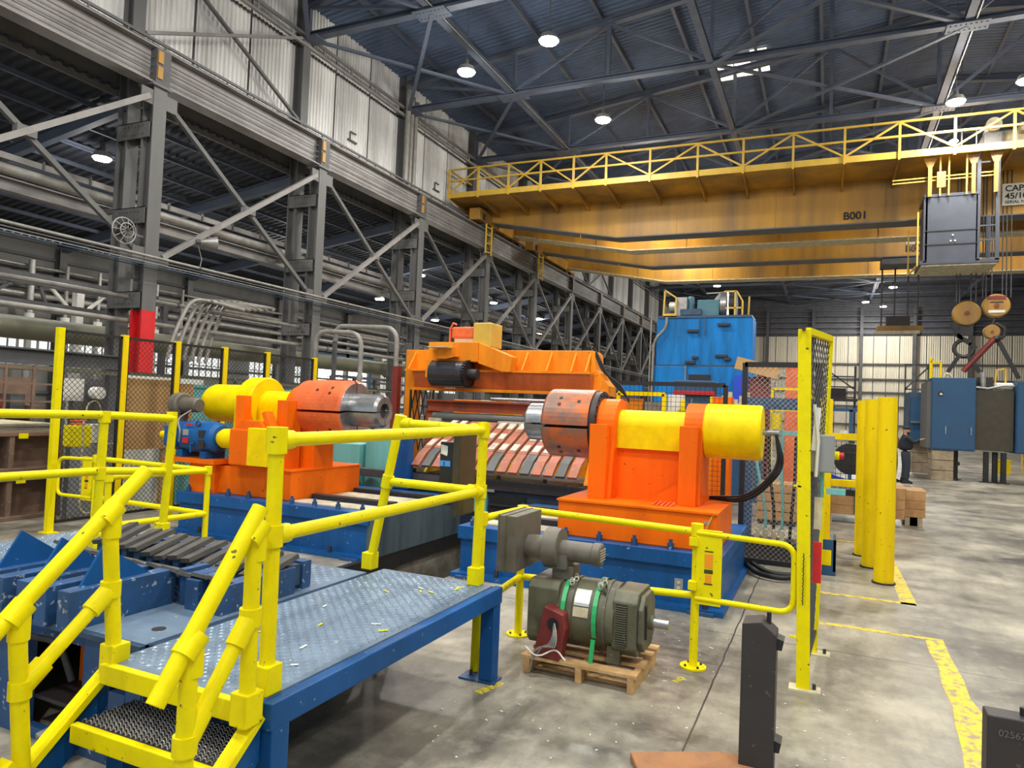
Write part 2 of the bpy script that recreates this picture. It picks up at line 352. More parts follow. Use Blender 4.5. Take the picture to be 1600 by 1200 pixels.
# vents: little hatches on the sheets
for y in (20.6, 26.7, 32.7):
    b = MB().box(XW+.05, XW+.12, y, y+.5, 11.35, 11.41); b.bar((XW+.1, y+.1, 11.42), (XW+.1, y+.1, 11.7), .04); b.bar((XW+.1, y+.1, 11.7), (XW+.1, y+.45, 11.7), .04); b.build('vent_bracket', STEELD, wl)
# aisle beyond the columns: outer wall, low roof
XA = -28.0
wa = struct(MB().box(XA-.2, XA, -8, 80, 0, 7.6).build('wall_aisle', WALLA))
for z in (1.6, 3.0, 4.3, 5.6, 6.8):
    MB().box(XA, XA+.12, -8, 80, z, z+.12).build('girt', STEELD, wa)
rib = ribbed(-8, 80, .3, .06, lambda u, d, e: (-28.2+11.9*e, u, 7.6+1.75*e+d), 1)
ca = struct(rib.build('ceiling_aisle', ADECK))
for x in (-26.8, -25.6, -24.4, -23.2, -22, -20.8, -19.6, -18.4, -17.3):
    z = 7.6 + 1.75*(x+28.2)/11.9 - .12
    MB().ibeam((x, -8, z), (x, 80, z), .07, .12, .02).build('purlin', ROOFST, ca)
for y in [S0-2*SP, S0-SP] + YC:
    MB().ibeam((-28, y, 7.3), (-16.2, y, 9.0), .2, .35, .03).build('rafter', ROOFST, ca)
    MB().ibeam((XA+.2, y, 0), (XA+.2, y, 7.3), .3, .3, .03, up=(1,0,0)).build('wall_column', STEEL, wa)
# windows of the aisle wall: strips of panes
n = 0
for y0 in (9.6, 15.8, 22, 28.2, 34.2, 40.2, 46.3):
    for i in range(6):
        y = y0 + i*.75
        n += 1
        w = struct(MB().box(XA+.02, XA+.06, y, y+.62, 2.7, 3.7).build('window_%d' % n, PANE))
        MB().box(XA+.06, XA+.1, y+.29, y+.33, 2.7, 3.7).build('mullion', STEELD, w); MB().box(XA+.06, XA+.1, y, y+.62, 3.2, 3.24).build('mullion', STEELD, w)
# far end wall of tall sheets with dark girts and posts
YE = 78.0
we = struct(MB().box(-30, 26, YE+.1, YE+.3, 0, 18).build('wall_end', STEELD))
em = None
for i in range(22):
    x = -8.6 + i*1.14
    if em is None:
        o = ribbed(0, 1.08, .18, -.05, lambda u, d, e: (u, d, 10.2*e), 1).build('wall_sheet', WALLE, we); em = o.data
    else:
        o = bpy.data.objects.new('wall_sheet', em); COL.objects.link(o); o.parent = we
    o.location = (x, YE, 0.05)
for z in (1.4, 3.2, 4.6, 5.9, 7.4): MB().box(-9, 17, YE-.22, YE-.06, z, z+.16).build('girt', STEELD, we)
for x in (-6.0, -1.6, 2.8, 7.4, 12): MB().ibeam((x, YE-.35, 0), (x, YE-.35, 13), .3, .4, .03, up=(0,1,0)).build('wall_post', STEELD, we)
for i in range(9): MB().bar((-16, YE-.4, 10.6+i*.55), (22, YE-.4, 10.6+i*.55), .08).build('wall_bar', ROOFST, we)
# right-hand side of the hall
wr = struct(MB().box(22, 22.2, -8, 80, 0, 15.4).build('wall_right', WALLA))

# ---------------------------------------------------------------- columns
def column(k, y):
    first = 'first' if k == 0 else ORD[k]
    lab = ('grey twin steel crane column painted red near its foot, nearest the camera' if k == 0 else
           '%s grey twin steel crane column counting away from the red painted one' % ORD[k])
    t = thing('crane_column', lab, 'column', (XC, y, 0), 'columns between hall and aisle')
    MB().ibeam((XC, y, 0), (XC, y, 9.28), .36, .38, .035, up=(1,0,0)).build('crane_shaft', STEEL, t)
    MB().ibeam((XB, y, 0), (XB, y, 15.1), .34, .36, .035, up=(1,0,0)).build('building_shaft', STEEL, t)
    for z in (1.4, 4.05, 6.1, 8.2):
        pl = MB().box(XB-.1, XC+.1, y-.2, y-.17, z-.2, z+.2).box(XB-.1, XC+.1, y+.17, y+.2, z-.2, z+.2).box(XB-.1, XC+.1, y-.2, y+.2, z+.18, z+.2).build('batten_plate', STEEL, t)
        if k < 4:
            for i in range(6):
                for j in (-.1, .1): MB().cyl((XB+.15+i*.13, y-.2, z+j), (XB+.15+i*.13, y-.22, z+j), .02, n=6).build('rivet', STEELD, pl)
    MB().box(XC-.25, XC+.25, y-.28, y+.28, 9.24, 9.3).build('cap_plate', STEEL, t)
    MB().box(XC+.02, XC+.24, y-.2, y+.2, 9.3, 10.16).build('girder_seat', STEELD, t)
    for z in (9.42, 9.80):
        part(MB().box(XC+.235, XC+.27, y-.17, y-.03, z, z+.3).build('shim_block', CRANE, t), 'yellow painted block at the girder joint')
    if k == 0:
        part(MB().ibeam((XC+.004, y, .02), (XC+.004, y, 3.8), .385, .40, .05, up=(1,0,0)).build('red_band', REDP, t), 'red painted band')
    b = MB()
    for dz, s in ((5.12, -1), (5.12, 1), (8.95, -1), (8.95, 1)):
        b.box(XC+.14, XC+.17, y+s*.12, y+s*.5, dz-.18, dz+.18)
    b.build('gusset', STEEL, t)
    return t
for k, y in enumerate(YC): column(k, y)
# crossed bracing in every bay
ly = [S0-SP] + YC
for k, (ya, yb) in enumerate(zip(ly, ly[1:])):
    where = 'left of the red footed column' if k == 0 else 'in the %s bay beyond the red footed column' % ORD[k-1]
    t = thing('cross_brace', 'pair of crossed grey steel braces %s' % where, 'brace', (XC, (ya+yb)/2, 5.1), 'crossed braces of the column row')
    MB().bar((XC+.16, ya+.3, 5.15), (XC+.16, yb-.3, 8.95), .13, .13).build('diagonal', GIRD, t)
    MB().bar((XC+.10, ya+.3, 8.95), (XC+.10, yb-.3, 5.15), .11, .11).build('diagonal', STEEL, t)
    MB().box(XC+.06, XC+.22, (ya+yb)/2-.2, (ya+yb)/2+.2, 6.95, 7.15).build('node_plate', STEEL, t)
# runway girders, one per bay
gy = [S0-3*SP, S0-2*SP, S0-SP] + YC + [S0+SP*11]
for k, (ya, yb) in enumerate(zip(gy, gy[1:])):
    where = ('out of view' if k < 2 else 'cut by the left picture edge' if k < 3 else 'over the %s bay beyond the red footed column' % ORD[k-3])
    t = thing('runway_girder', 'deep grey crane runway girder %s' % where, 'girder', (XC, (ya+yb)/2, 9.3), 'crane runway girders')
    MB().ibeam((XC, ya+.02, 9.75), (XC, yb-.02, 9.75), .42, .9, .035).build('beam', GIRD, t)
    MB().bar((XC, ya+.01, 10.26), (XC, yb-.01, 10.26), .07, .12).build('crane_rail', STEELD, t)
    for z in (9.55, 9.72, 9.92): MB().bar((XC+.14, ya, z), (XC+.14, yb, z), .02).build('conductor_wire', STEELD, t)
    MB().bar((XC-.35, ya, 10.62), (XC-.35, yb, 10.62), .05, .07).build('edge_angle', STEEL, t)
    MB().box(XB+.15, XC-.2, ya, yb, 10.2, 10.23).build('walkway_plate', STEELD, t)
    for i in range(6): MB().bar((XC-.35, ya+.5+i, 10.23), (XC-.35, ya+.5+i, 10.62), .04).build('short_post', STEEL, t)
# eave struts along the upper wall
for k, (ya, yb) in enumerate(zip(gy, gy[1:])):
    t = thing('eave_strut', 'battened pair of eave angles %s' % ('beyond the left picture edge' if k < 3 else 'on the upper wall, %s bay past the red footed column' % ORD[k-3]), 'strut', (XB, (ya+yb)/2, 13.4), 'eave struts')
    for z in (13.72, 13.42): MB().bar((XB+.18, ya, z), (XB+.18, yb, z), .1, .09).build('angle', GIRD, t)
    for i in range(4): MB().box(XB+.16, XB+.2, ya+.8+i*1.5, ya+.88+i*1.5, 13.42, 13.72).build('batten', GIRD, t)
# diagonals on the upper wall
for k, (ya, yb) in ((0, (S0, S0+SP)), (1, (YC[5], YC[6])), (2, (YC[6], YC[7]))):
    t = thing('wall_brace', 'crossed diagonal angles on the upper wall %s' % ('above the runway near the left' if k == 0 else 'far behind the yellow cranes, %s of two' % ('nearer' if k == 1 else 'farther')), 'brace', (XB, (ya+yb)/2, 11), 'upper wall braces')
    MB().bar((XB+.1, ya+.2, 13.6), (XB+.1, yb-.2, 10.9), .1, .08).build('diagonal', STEEL, t)
    MB().bar((XB+.16, ya+.2, 10.9), (XB+.16, yb-.2, 13.6), .1, .08).build('diagonal', GIRD, t)
# downpipes on the third column
for i, (dy, x, zt, r) in enumerate(((-.25, XB+.35, 14.6, .11), (.12, XB+.3, 14.3, .09), (.42, XB+.3, 14.2, .09))):
    y = YC[2]+dy
    t = thing('downpipe', ['thick grey downpipe with elbow top', 'middle slim grey downpipe', 'right hand slim grey downpipe'][i] + ' on the upper wall at the third column', 'pipe', (x, y, 10.3), 'wall downpipes')
    MB().tube([(x, y, 10.3), (x, y, zt)], r, 12).build('pipe', PIPE, t); MB().cyl((x, y, zt-.15), (x, y, zt), r*1.3, n=12).build('collar', STEEL, t)

# ---------------------------------------------------------------- roof trusses
XN = [-15.9, -11.2, -7.5, -3.9, -0.2, 3.46, 7.2, 10.9, 14.6, 18.3, 22]
for k, y in enumerate(gy):
    where = 'behind the camera' if k < 2 else 'nearest the top picture edge' if k == 2 else '%s in from the top picture edge' % ORD[k-2]
    t = thing('roof_truss', 'dark steel roof truss spanning the hall, %s' % where, 'truss', (XB, y, 13.6), 'roof trusses')
    MB().ibeam((-16, y, 13.72), (22, y, 13.72), .28, .2, .025).build('bottom_chord', ROOFST, t)
    b = MB(); b.ibeam((-16, y, zroof(-16)-.36), (XR, y, zroof(XR)-.36), .25, .22, .025); b.ibeam((XR, y, zroof(XR)-.36), (22, y, zroof(22)-.36), .25, .22, .025); b.build('top_chord', ROOFST, t)
    if k < 12:
        for i, x in enumerate(XN):
            MB().bar((x, y, 13.8), (x, y, zroof(x)-.4), .12).build('web_post', ROOFST, t)
            if i+1 < len(XN):
                x2 = XN[i+1]
                a, c = ((x, 13.8), (x2, zroof(x2)-.45)) if i % 2 else ((x, zroof(x)-.45), (x2, 13.8))
                MB().bar((a[0], y, a[1]), (c[0], y, c[1]), .1).build('web_diagonal', ROOFST, t)
    for x in (-15.9, -11.2, 3.46, 10.9):
        p = MB().box(x-.55, x+.55, y-.3, y+.3, 13.57, 13.6).build('gusset_plate', ROOFST, t)
        if 2 < k < 7:
            for i in range(8):
                for j in (-.16, .16): MB().cyl((x-.45+i*.13, y+j, 13.57), (x-.45+i*.13, y+j, 13.55), .025, n=6).build('rivet', ROOFST, p)
# struts between the trusses and flat bracing in their lower plane
for x, lab in ((-11.2, 'left of the hall'), (-3.9, 'left of the skylight'), (3.46, 'above the operator cab'), (10.9, 'at the far right')):
    t = thing('roof_strut', 'long grey strut under the roof running down the hall %s' % lab, 'strut', (x, 0, 13.6), 'roof struts')
    for i, (ya, yb) in enumerate(zip(gy[1:], gy[2:])):
        MB().ibeam((x, ya+.2, 13.72), (x, yb-.2, 13.72), .22, .18, .02).build('strut_length', ROOFST, t)
    if x in (-11.2, 3.46): MB().bar((x+.18, -2, 13.62), (x+.18, 70, 13.62), .03).build('conduit', GALV, t)
for k, (ya, yb) in enumerate(zip(gy[2:], gy[3:])):
    for (xa, xb, lab) in ((-15.9, -11.2, 'beside the upper wall'), (-3.9, 3.46, 'under the middle of the roof')):
        t = thing('roof_brace', 'crossed flat bracing %s, %s' % (lab, 'by the top picture edge' if k == 0 else '%s bay from the top picture edge' % ORD[k]), 'brace', ((xa+xb)/2, (ya+yb)/2, 13.6), 'flat roof braces')
        if k > 8: pass
        MB().bar((xa, ya, 13.66), (xb, yb, 13.66), .13, .08).build('diagonal', ROOFST, t)
        MB().bar((xa, yb, 13.6), (xb, ya, 13.6), .13, .08).build('diagonal', ROOFST, t)

# ---------------------------------------------------------------- lamps
def highbay(x, y, z, label, power, group, top=None, r=.24):
    t = thing('high_bay_lamp', label, 'lamp', (x, y, z), group)
    MB().cyl((x, y, z), (x, y, z+.16), r, r*.8, 20).build('housing', GALV, t)
    MB().cyl((x, y, z+.16), (x, y, z+.38), .09, .07, 12).build('driver', STEELD, t)
    MB().cyl((x, y, z+.38), (x, y, top or z+.9), .015, n=6).build('stem', STEELD, t)
    part(MB().cyl((x, y, z-.05), (x, y, z-.005), r*.82, r*.92, 20).build('lens', GLOW, t), 'glowing white lens')
    for kind, share in (('AREA', .28), ('POINT', .24)):      # main beam and the side glow of the lens
        d = bpy.data.lights.new('lamp_light', kind); d.energy = power*share; d.color = (1.0, .98, .935)
        if kind == 'AREA': d.shape = 'DISK'; d.size = .5
        else: d.shadow_soft_size = .22
        lo = bpy.data.objects.new('lamp_light', d); COL.objects.link(lo); lo.parent = t; lo.location = (0, 0, -.1 if kind == 'AREA' else -.32)
HALL = [(-10.9, 19.6, 'bright high bay lamp near the upper wall at the top left of the roof'),
        (-7.7, 18.7, 'brightest high bay lamp nearest the top middle of the picture'),
        (-7.85, 24.6, 'high bay lamp above the yellow crane walkway left of the skylight'),
        (3.6, 26.9, 'high bay lamp above the crane cab, glaring at the upper right'),
        (5.35, 25.9, 'high bay lamp cut by the right picture edge'),
        (-7.9, 31.7, 'high bay lamp sparkling through the crane walkway railing'),
        (-8.7, 59.9, 'small far high bay lamp above the blue tower'),
        (2.8, 70.5, 'far high bay lamp left of the hanging crane platform'),
        (4.43, 63.0, 'far high bay lamp right of the hanging crane platform'),
        (4.4, 73.5, 'farthest high bay lamp under the hanging crane platform')]
for x, y, l in HALL: highbay(x, y, 12.55, l, LAMP_W*(1.6 if y > 58 else 1.0), 'hall high bay lamps', zroof(x)+.02, .3)
for x, y in ((-9.5, 9.5), (-3, 9), (3.5, 10), (11.5, 10), (-9, 2), (-3, 1.5), (4, 1), (10.5, 1), (-6, -5), (3, -5)):
    highbay(x, y, 12.55, 'high bay lamp hanging from the roof above the camera, out of the picture', LAMP_W, 'hall high bay lamps', zroof(x)+.02, .3)
for x, y in ((12, 18), (12, 26), (12, 36), (4.5, 32.2), (-7.8, 39.2), (4, 39.2), (-7.8, 48), (6, 50)):
    highbay(x, y, 12.55, 'high bay lamp hidden above the cranes or past the right edge', LAMP_W, 'hall high bay lamps', zroof(x)+.02, .3)
AIS = [(-18.9, 13.1, 'aisle lamp glowing beside the red footed column'), (-22.8, 17.8, 'aisle lamp low behind the red footed column'),
       (-19.3, 30.8, 'aisle lamp right of the third column'), (-21.6, 30.6, 'aisle lamp left of the third column'),
       (-23.2, 39.0, 'aisle lamp above the orange bridge'), (-19.6, 47.9, 'aisle lamp beyond the fifth column'), (-19.6, 40.1, 'aisle lamp right of the fourth column')]
for x, y, l in AIS:
    z = 1.85 + (8.4-1.85)*y/{13.1:13.12, 17.8:21.76, 30.8:30.8, 30.6:37.43, 39.0:47.76, 47.9:47.92, 40.1:40.12}[y]
    highbay(x, y, z, l, AISLE_W, 'aisle lamps', 7.6+1.75*(x+28.2)/11.9+.02, .26)
for x, y in ((-22, 4), (-22, 24), (-22, 54)): highbay(x, y, 8.0, 'aisle lamp hidden behind the columns or past the left edge', AISLE_W, 'aisle lamps', 8.52, .26)
# ================================================================ FOREGROUND: platform, steps, cradle machine
RR = .031
def fitting(p, d, t, r=.043, l=.09, m=None):
    p = Vector(p); d = Vector(d).normalized()
    MB().cyl(p-d*l/2, p+d*l/2, r, n=14).build('pipe_fitting', m or YEL, t)
def rail(name, pts, t, r=RR, m=None, rnd=0.0):
    return MB().tube(round_path(pts, rnd) if rnd else pts, r, 12).build(name, m or YEL, t)
def socket(p, t, h=.12):
    x, y, z = p
    MB().box(x-.045, x+.045, y-.045, y+.045, z, z+h).build('post_socket', YEL, t, bevel=.006)
DZ = .63
plat = thing('work_platform', 'low blue steel platform with tread plate deck in the foreground', 'platform', (-2.5, 3.3, 0))
MB().box(-2.93, -2.05, 2.2, 4.36, DZ-.03, DZ).build('deck_plate', BLUDECK, plat)
def lugs(x0, x1, y0, y1, z, pitch=.034):
    b = MB(); nx = int((x1-x0)/pitch); ny = int((y1-y0)/pitch); l, w, h = pitch*.44, pitch*.17, .006
    for i in range(nx):
        for j in range(ny):
            cx = x0+(i+.5)*pitch; cy = y0+(j+.5)*pitch
            s = .7071 if (i+j) % 2 else -.7071
            ux, uy = .7071*l, s*l; wx, wy = -s*w, .7071*w
            b.add([(cx-ux, cy-uy, z), (cx+wx, cy+wy, z), (cx+ux, cy+uy, z), (cx-wx, cy-wy, z), (cx, cy, z+h)], [(0,3,4),(3,2,4),(2,1,4),(1,0,4)])
    return b
stuff(lugs(-2.92, -2.07, 2.24, 4.34, DZ).build('tread_pattern', LUG, plat))
for nm, bx in (('edge_beam', (-2.05, -1.99, 2.22, 4.40, .515, .625)), ('edge_beam', (-2.93, -2.05, 4.36, 4.40, .515, .60)), ('edge_beam', (-2.97, -2.93, 2.25, 4.40, .50, .60))):
    MB().box(*bx).build(nm, BLU, plat, bevel=.006)
part(MB().box(-2.93, -2.05, 2.16, 2.2, .545, .632).build('nosing', YEL, plat, bevel=.005), 'yellow painted front nosing')
for x, y in ((-2.04, 2.28), (-2.05, 4.35), (-2.9, 4.35)):
    MB().box(x-.05, x+.05, y-.05, y+.05, .012, .52).build('leg', BLU, plat, bevel=.006)
    bp = MB().box(x-.19, x+.07, y-.07, y+.07, 0, .012).build('foot_plate', BLUW, plat)
    MB().cyl((x-.13, y, .012), (x-.13, y, .05), .012, n=6).build('anchor_bolt', BLKST, bp)
random.seed(3)
for i in range(16):
    x = -2.85+random.random()*.75; y = 2.4+random.random()*1.8
    MB().obox((x, y, DZ+.005), (.03+random.random()*.03, .012, .003), rz=random.random()*3).build('paint_fleck', YEL if i % 3 else WHITE, plat)

pr = thing('platform_railing', 'yellow pipe railing around the far end and right side of platform', 'railing', (-2.1, 3.3, DZ))
A, Bq, Cq = V(-2.09, 2.29, DZ), V(-2.165, 4.33, DZ), V(-3.02, 4.31, DZ)
At, Bt, Ct = V(-2.09, 2.28, 1.67), V(-2.17, 4.37, 1.68), V(-2.82, 4.31, 1.70)
for lo, hi in ((A, At), (Bq, Bt), (Cq, Ct)):
    rail('post', [lo+V(0,0,.02), hi], pr, .033); socket(lo, pr)
    fitting(hi, hi-lo, pr, .044, .11)
rail('top_rail', [At, Bt], pr); rail('top_rail', [Bt, Ct], pr)
def lerp(a, c, t): return a + (c-a)*t
Am, Bm, Cm = lerp(A, At, .62), lerp(Bq, Bt, .6), lerp(Cq, Ct, .6)
rail('mid_rail', [Am, Bm], pr); rail('mid_rail', [Bm, Cm], pr)
for p, d in ((Am, At-A), (Bm, Bt-Bq), (Cm, Ct-Cq)): fitting(p, d, pr)
for p, q in ((At, Bt), (Bt, Ct), (Am, Bm), (Bm, Cm), (Ct, Bt), (Bm, Am)):
    fitting(lerp(p, q, .055/(q-p).length), q-p, pr, .041, .07)

# black control box hung on the railing
cb = thing('control_box', 'black control box with blue tape hung on the platform railing corner', 'control box', (-2.5, 4.55, 1.1))
MB().box(-2.56, -2.44, 4.46, 4.70, 1.12, 1.575).build('housing', BLACK, cb, bevel=.006)
MB().box(-2.44, -2.385, 4.43, 4.70, 1.05, 1.66).build('side_panel', BROWN, cb, bevel=.01)
part(MB().box(-2.558, -2.47, 4.455, 4.46, 1.40, 1.44).build('tape', TAPE, cb), 'blue tape'); text('tape_mark', '2', .035, (-2.53, 4.453, 1.408), (math.pi/2, 0, 0), INK, cb, .001)
part(MB().prism([(-2.55, 1.49), (-2.50, 1.475), (-2.495, 1.50), (-2.497, 1.545), (-2.55, 1.555)], 'y', 4.454, 4.46).build('sticker', WHITE, cb), 'white sticker')
MB().bar((-2.43, 4.4, 1.66), (-2.43, 4.4, 1.70), .03).build('hanger', YEL, cb); MB().bar((-2.43, 4.43, 1.27), (-2.43, 4.36, 1.27), .03).build('hanger', YEL, cb)

# steps up to the platform
st = thing('steel_steps', 'short flight of blue steel steps with yellow nosings in the foreground', 'steps', (-2.5, 1.9, 0))
for i, (z, y0) in enumerate(((.42, 2.06), (.21, 1.80))):
    pt = MB().box(-2.90, -2.10, y0, y0+.27, z-.03, z).build('tread', BLKST, st)
    part(MB().box(-2.91, -2.09, y0-.035, y0, z-.075, z+.004).build('nosing', YEL, st, bevel=.005), 'yellow tread nosing')
    b = MB()
    for r in range(11):
        for c in range(26):
            cx = -2.885 + c*.0305 + (r % 2)*.015; cy = y0+.012+r*.0235
            b.tube([(cx-.014, cy, z), (cx-.009, cy+.004, z+.008), (cx, cy+.006, z+.012), (cx+.009, cy+.004, z+.008), (cx+.014, cy, z)], .0026, 3, False)
    stuff(b.build('grip_teeth', BARE, pt))
for x in (-2.955, -2.055):
    MB().prism([(1.52, 0), (1.74, 0), (2.22, .39), (2.22, .56)], 'x', x-.012, x+.012).build('stringer', BLU, st)
    sl = MB().bar((x, 1.55, .025), (x, 2.21, .575), .07, .03, up=(0,0,1)).build('stringer_cap', YEL, st)
for x in (-2.72,): MB().box(x-.05, x+.05, 2.1, 2.19, 0, .36).build('support_post', BLU, st)

def stair_rail(label, x, pts_top, posts, mids):
    t = thing('stair_handrail', label, 'handrail', (x, 1.9, 0), 'handrails of the steps')
    rail('top_rail', pts_top, t, .034)
    for (y0, z0, y1, z1) in posts:
        rail('post', [(x, y0, z0), (x, y1, z1)], t, .033); fitting((x, y1, z1), (0, .5, .5), t, .047, .09); fitting((x, y1+.012, z1-.06), (0, 0, 1), t, .04, .1)
    rail('mid_rail', mids, t, .03)
    a, c = Vector(mids[0]), Vector(mids[-1]); d = (c-a)
    for p, s in ((a, 1), (c, -1)): fitting(p+d.normalized()*s*.06, d, t, .041, .12); fitting(p, (0,0,1), t, .043, .07)
    return t
xl = -2.92
t = stair_rail('yellow pipe handrail on the left side of the steps', xl, [(xl, 1.32, .53), (xl, 2.335, 1.48)],
    [(1.85, .2, 1.785, .95), (2.225, .60, 2.16, 1.30)], [(xl, 1.815, .64), (xl, 2.185, .96)])
socket((xl, 2.225, .58), t, .13)
MB().bar((xl, 1.62, .2), (xl, 1.80, .36), .07, .05).build('clamp_plate', YEL, t)
xr = -2.06
t = stair_rail('yellow pipe handrail on the right side of the steps', xr, [(xr, 1.73, .785), (xr, 2.175, 1.405)],
    [(1.865, .12, 1.865, .95), (2.155, .55, 2.15, 1.31)], [(xr, 1.865, .60), (xr, 2.15, .98)])
socket((xr, 2.155, .56), t, .13)
# one more newel at the very left edge
t = thing('newel_post', 'yellow pipe newel post cut by the left picture edge', 'post', (-2.95, 1.74, 0)); rail('post', [(-2.96, 1.70, 0), (-2.99, 1.70, .78)], t, .033); fitting((-2.99, 1.70, .76), (0,0,1), t)

# ---------------------------------------------------------------- coil cradle machine on the left
cm = thing('coil_cradle', 'worn blue coil cradle with finned bars and rows of dark slats', 'machine', (-4.4, 3.3, 0))
fy = 2.43
# front wall with two openings
b = MB()
for x0, x1, z0, z1 in ((-5.88, -3.86, 0, .62), (-3.86, -3.42, .54, .62), (-3.86, -3.42, 0, .06), (-3.42, -3.22, 0, .62), (-3.22, -3.10, .58, .62), (-3.22, -3.10, 0, .36), (-3.10, -2.98, 0, .62)):
    b.box(x0, x1, fy, fy+.05, z0, z1)
b.build('front_plate', BLUW, cm, bevel=.004)
MB().box(-5.88, -2.98, fy-.03, fy+.02, .60, .625).build('front_lip', BLUD, cm)
MB().box(-2.99, -2.975, fy, 4.22, 0, .6).build('side_plate', BLUW, cm)
MB().box(-5.88, -5.83, fy, 4.25, 0, .6).build('side_plate', BLUW, cm); MB().box(-5.88, -2.98, 4.2, 4.25, 0, .6).build('back_plate', BLUW, cm)
part(MB().box(-3.84, -3.44, fy+.28, fy+.34, 0, .56).build('inner_panel', ORG, cm), 'orange panel inside the front opening')
MB().box(-3.86, -3.42, fy+.05, fy+.3, .18, .2).build('inner_shelf', BLKST, cm)
part(MB().obox((-3.5, fy+.0, .1), (.26, .2, .02), rx=.25, rz=-.2).build('loose_plate', GALV, cm), 'loose grey plate on the sill')
# smooth deck plate and tread plates
MB().box(-3.44, -2.98, fy, 3.05, .595, .63).build('top_plate', BLUDECK, cm)
MB().cyl((-3.12, 2.62, .628), (-3.12, 2.62, .632), .035, n=16).build('lifting_hole', BLACK, cm)
MB().box(-5.88, -3.44, fy, 4.22, .595, .625).build('tread_plate', BLUDECK, cm)
MB().box(-3.44, -2.98, 3.05, 4.22, .595, .625).build('tread_plate', BLUDECK, cm)
stuff(lugs(-5.86, -4.3, 2.45, 4.2, .625, .045).build('tread_pattern', LUG, cm)); stuff(lugs(-4.3, -3.0, 3.6, 4.2, .625, .045).build('tread_pattern', LUG, cm))
# black hose along the front
MB().tube(round_path([(-4.2, fy-.05, .52), (-3.6, fy-.05, .56), (-3.5, fy-.06, .54), (-3.44, fy-.04, .38)], .06), .016, 8).build('hose', RUBBER, cm)
# bars and fins
for i, x in enumerate((-4.40, -4.22, -4.04, -3.86, -3.68, -3.50)):
    y0 = 2.36 + (0 if i == 5 else .015*(i % 2)); y1 = 3.0
    br = MB().box(x-.045, x+.045, y0, y1, .62, .825).build('bar', BLUW, cm, bevel=.004)
    if i % 2 == 1 or i == 5:
        MB().prism([(y0+.09, .825), (y0+.21, 1.02), (y1-.14, .825)], 'x', x-.02, x-.005).build('fin', BLU, br)
part(MB().box(-3.42, -3.375, 3.0, 3.06, .63, .78).build('stop_block', ORG, cm), 'small orange stop block')
for x0, x1, y0, y1, zt in ((-3.40, -3.31, 2.98, 3.2, .80), (-3.30, -3.20, 2.93, 3.2, .80), (-3.12, -3.02, 2.93, 3.52, .79), (-3.46, -3.41, 3.02, 3.2, .82)):
    MB().box(x0, x1, y0, y1, .625, zt).build('support_block', BLUW, cm, bevel=.004)
MB().box(-4.6, -3.05, 3.62, 3.7, .625, .8).build('back_bar', BLUW, cm)
MB().box(-4.6, -3.05, 3.12, 3.18, .625, .72).build('cross_bar', BLUW, cm)
# cradle slats: far row leaning back, near row leaning the other way
random.seed(5)
for i in range(13):
    x = -4.55 + i*.122
    a = .30 + random.uniform(-.05, .05)
    MB().obox((x, 3.42 - .0*i, .845 - .004*i + random.uniform(-.01, .01)), (.10, .29, .03), rx=a, ry=-.16, rz=-.12+random.uniform(-.05, .05)).build('slat', SLATM, cm)
    MB().box(x-.02, x+.03, 3.3, 3.6, .66, .79).build('slat_support', BLUD, cm)
for i in range(12):
    x = -4.45 + i*.122
    MB().obox((x, 3.07, .815 - .004*i + random.uniform(-.006, .006)), (.13, .24, .02), rx=-.34, ry=.08+random.uniform(-.04, .04), rz=random.uniform(-.05, .05)).build('slat', SLATM, cm)

# railing on the far left deck
t = thing('deck_railing', 'yellow pipe railing along the left edge of the cradle deck', 'railing', (-5.14, 3.3, DZ))
for y in (2.2, 3.69, 4.29):
    rail('post', [(-5.14, y-.0, DZ), (-5.10 if y > 4 else -5.14, y+.02, 1.64)], t, .033); socket((-5.14, y, .625), t); fitting((-5.12 if y > 4 else -5.14, y+.02, 1.64), (0,0,1), t, .044); fitting((-5.14, y+.01, 1.2), (0,0,1), t)
rail('top_rail', [(-5.14, 1.9, 1.67), (-5.14, 3.7, 1.655), (-5.10, 4.31, 1.63)], t); rail('mid_rail', [(-5.14, 1.9, 1.235), (-5.14, 3.7, 1.22), (-5.13, 4.30, 1.18)], t)
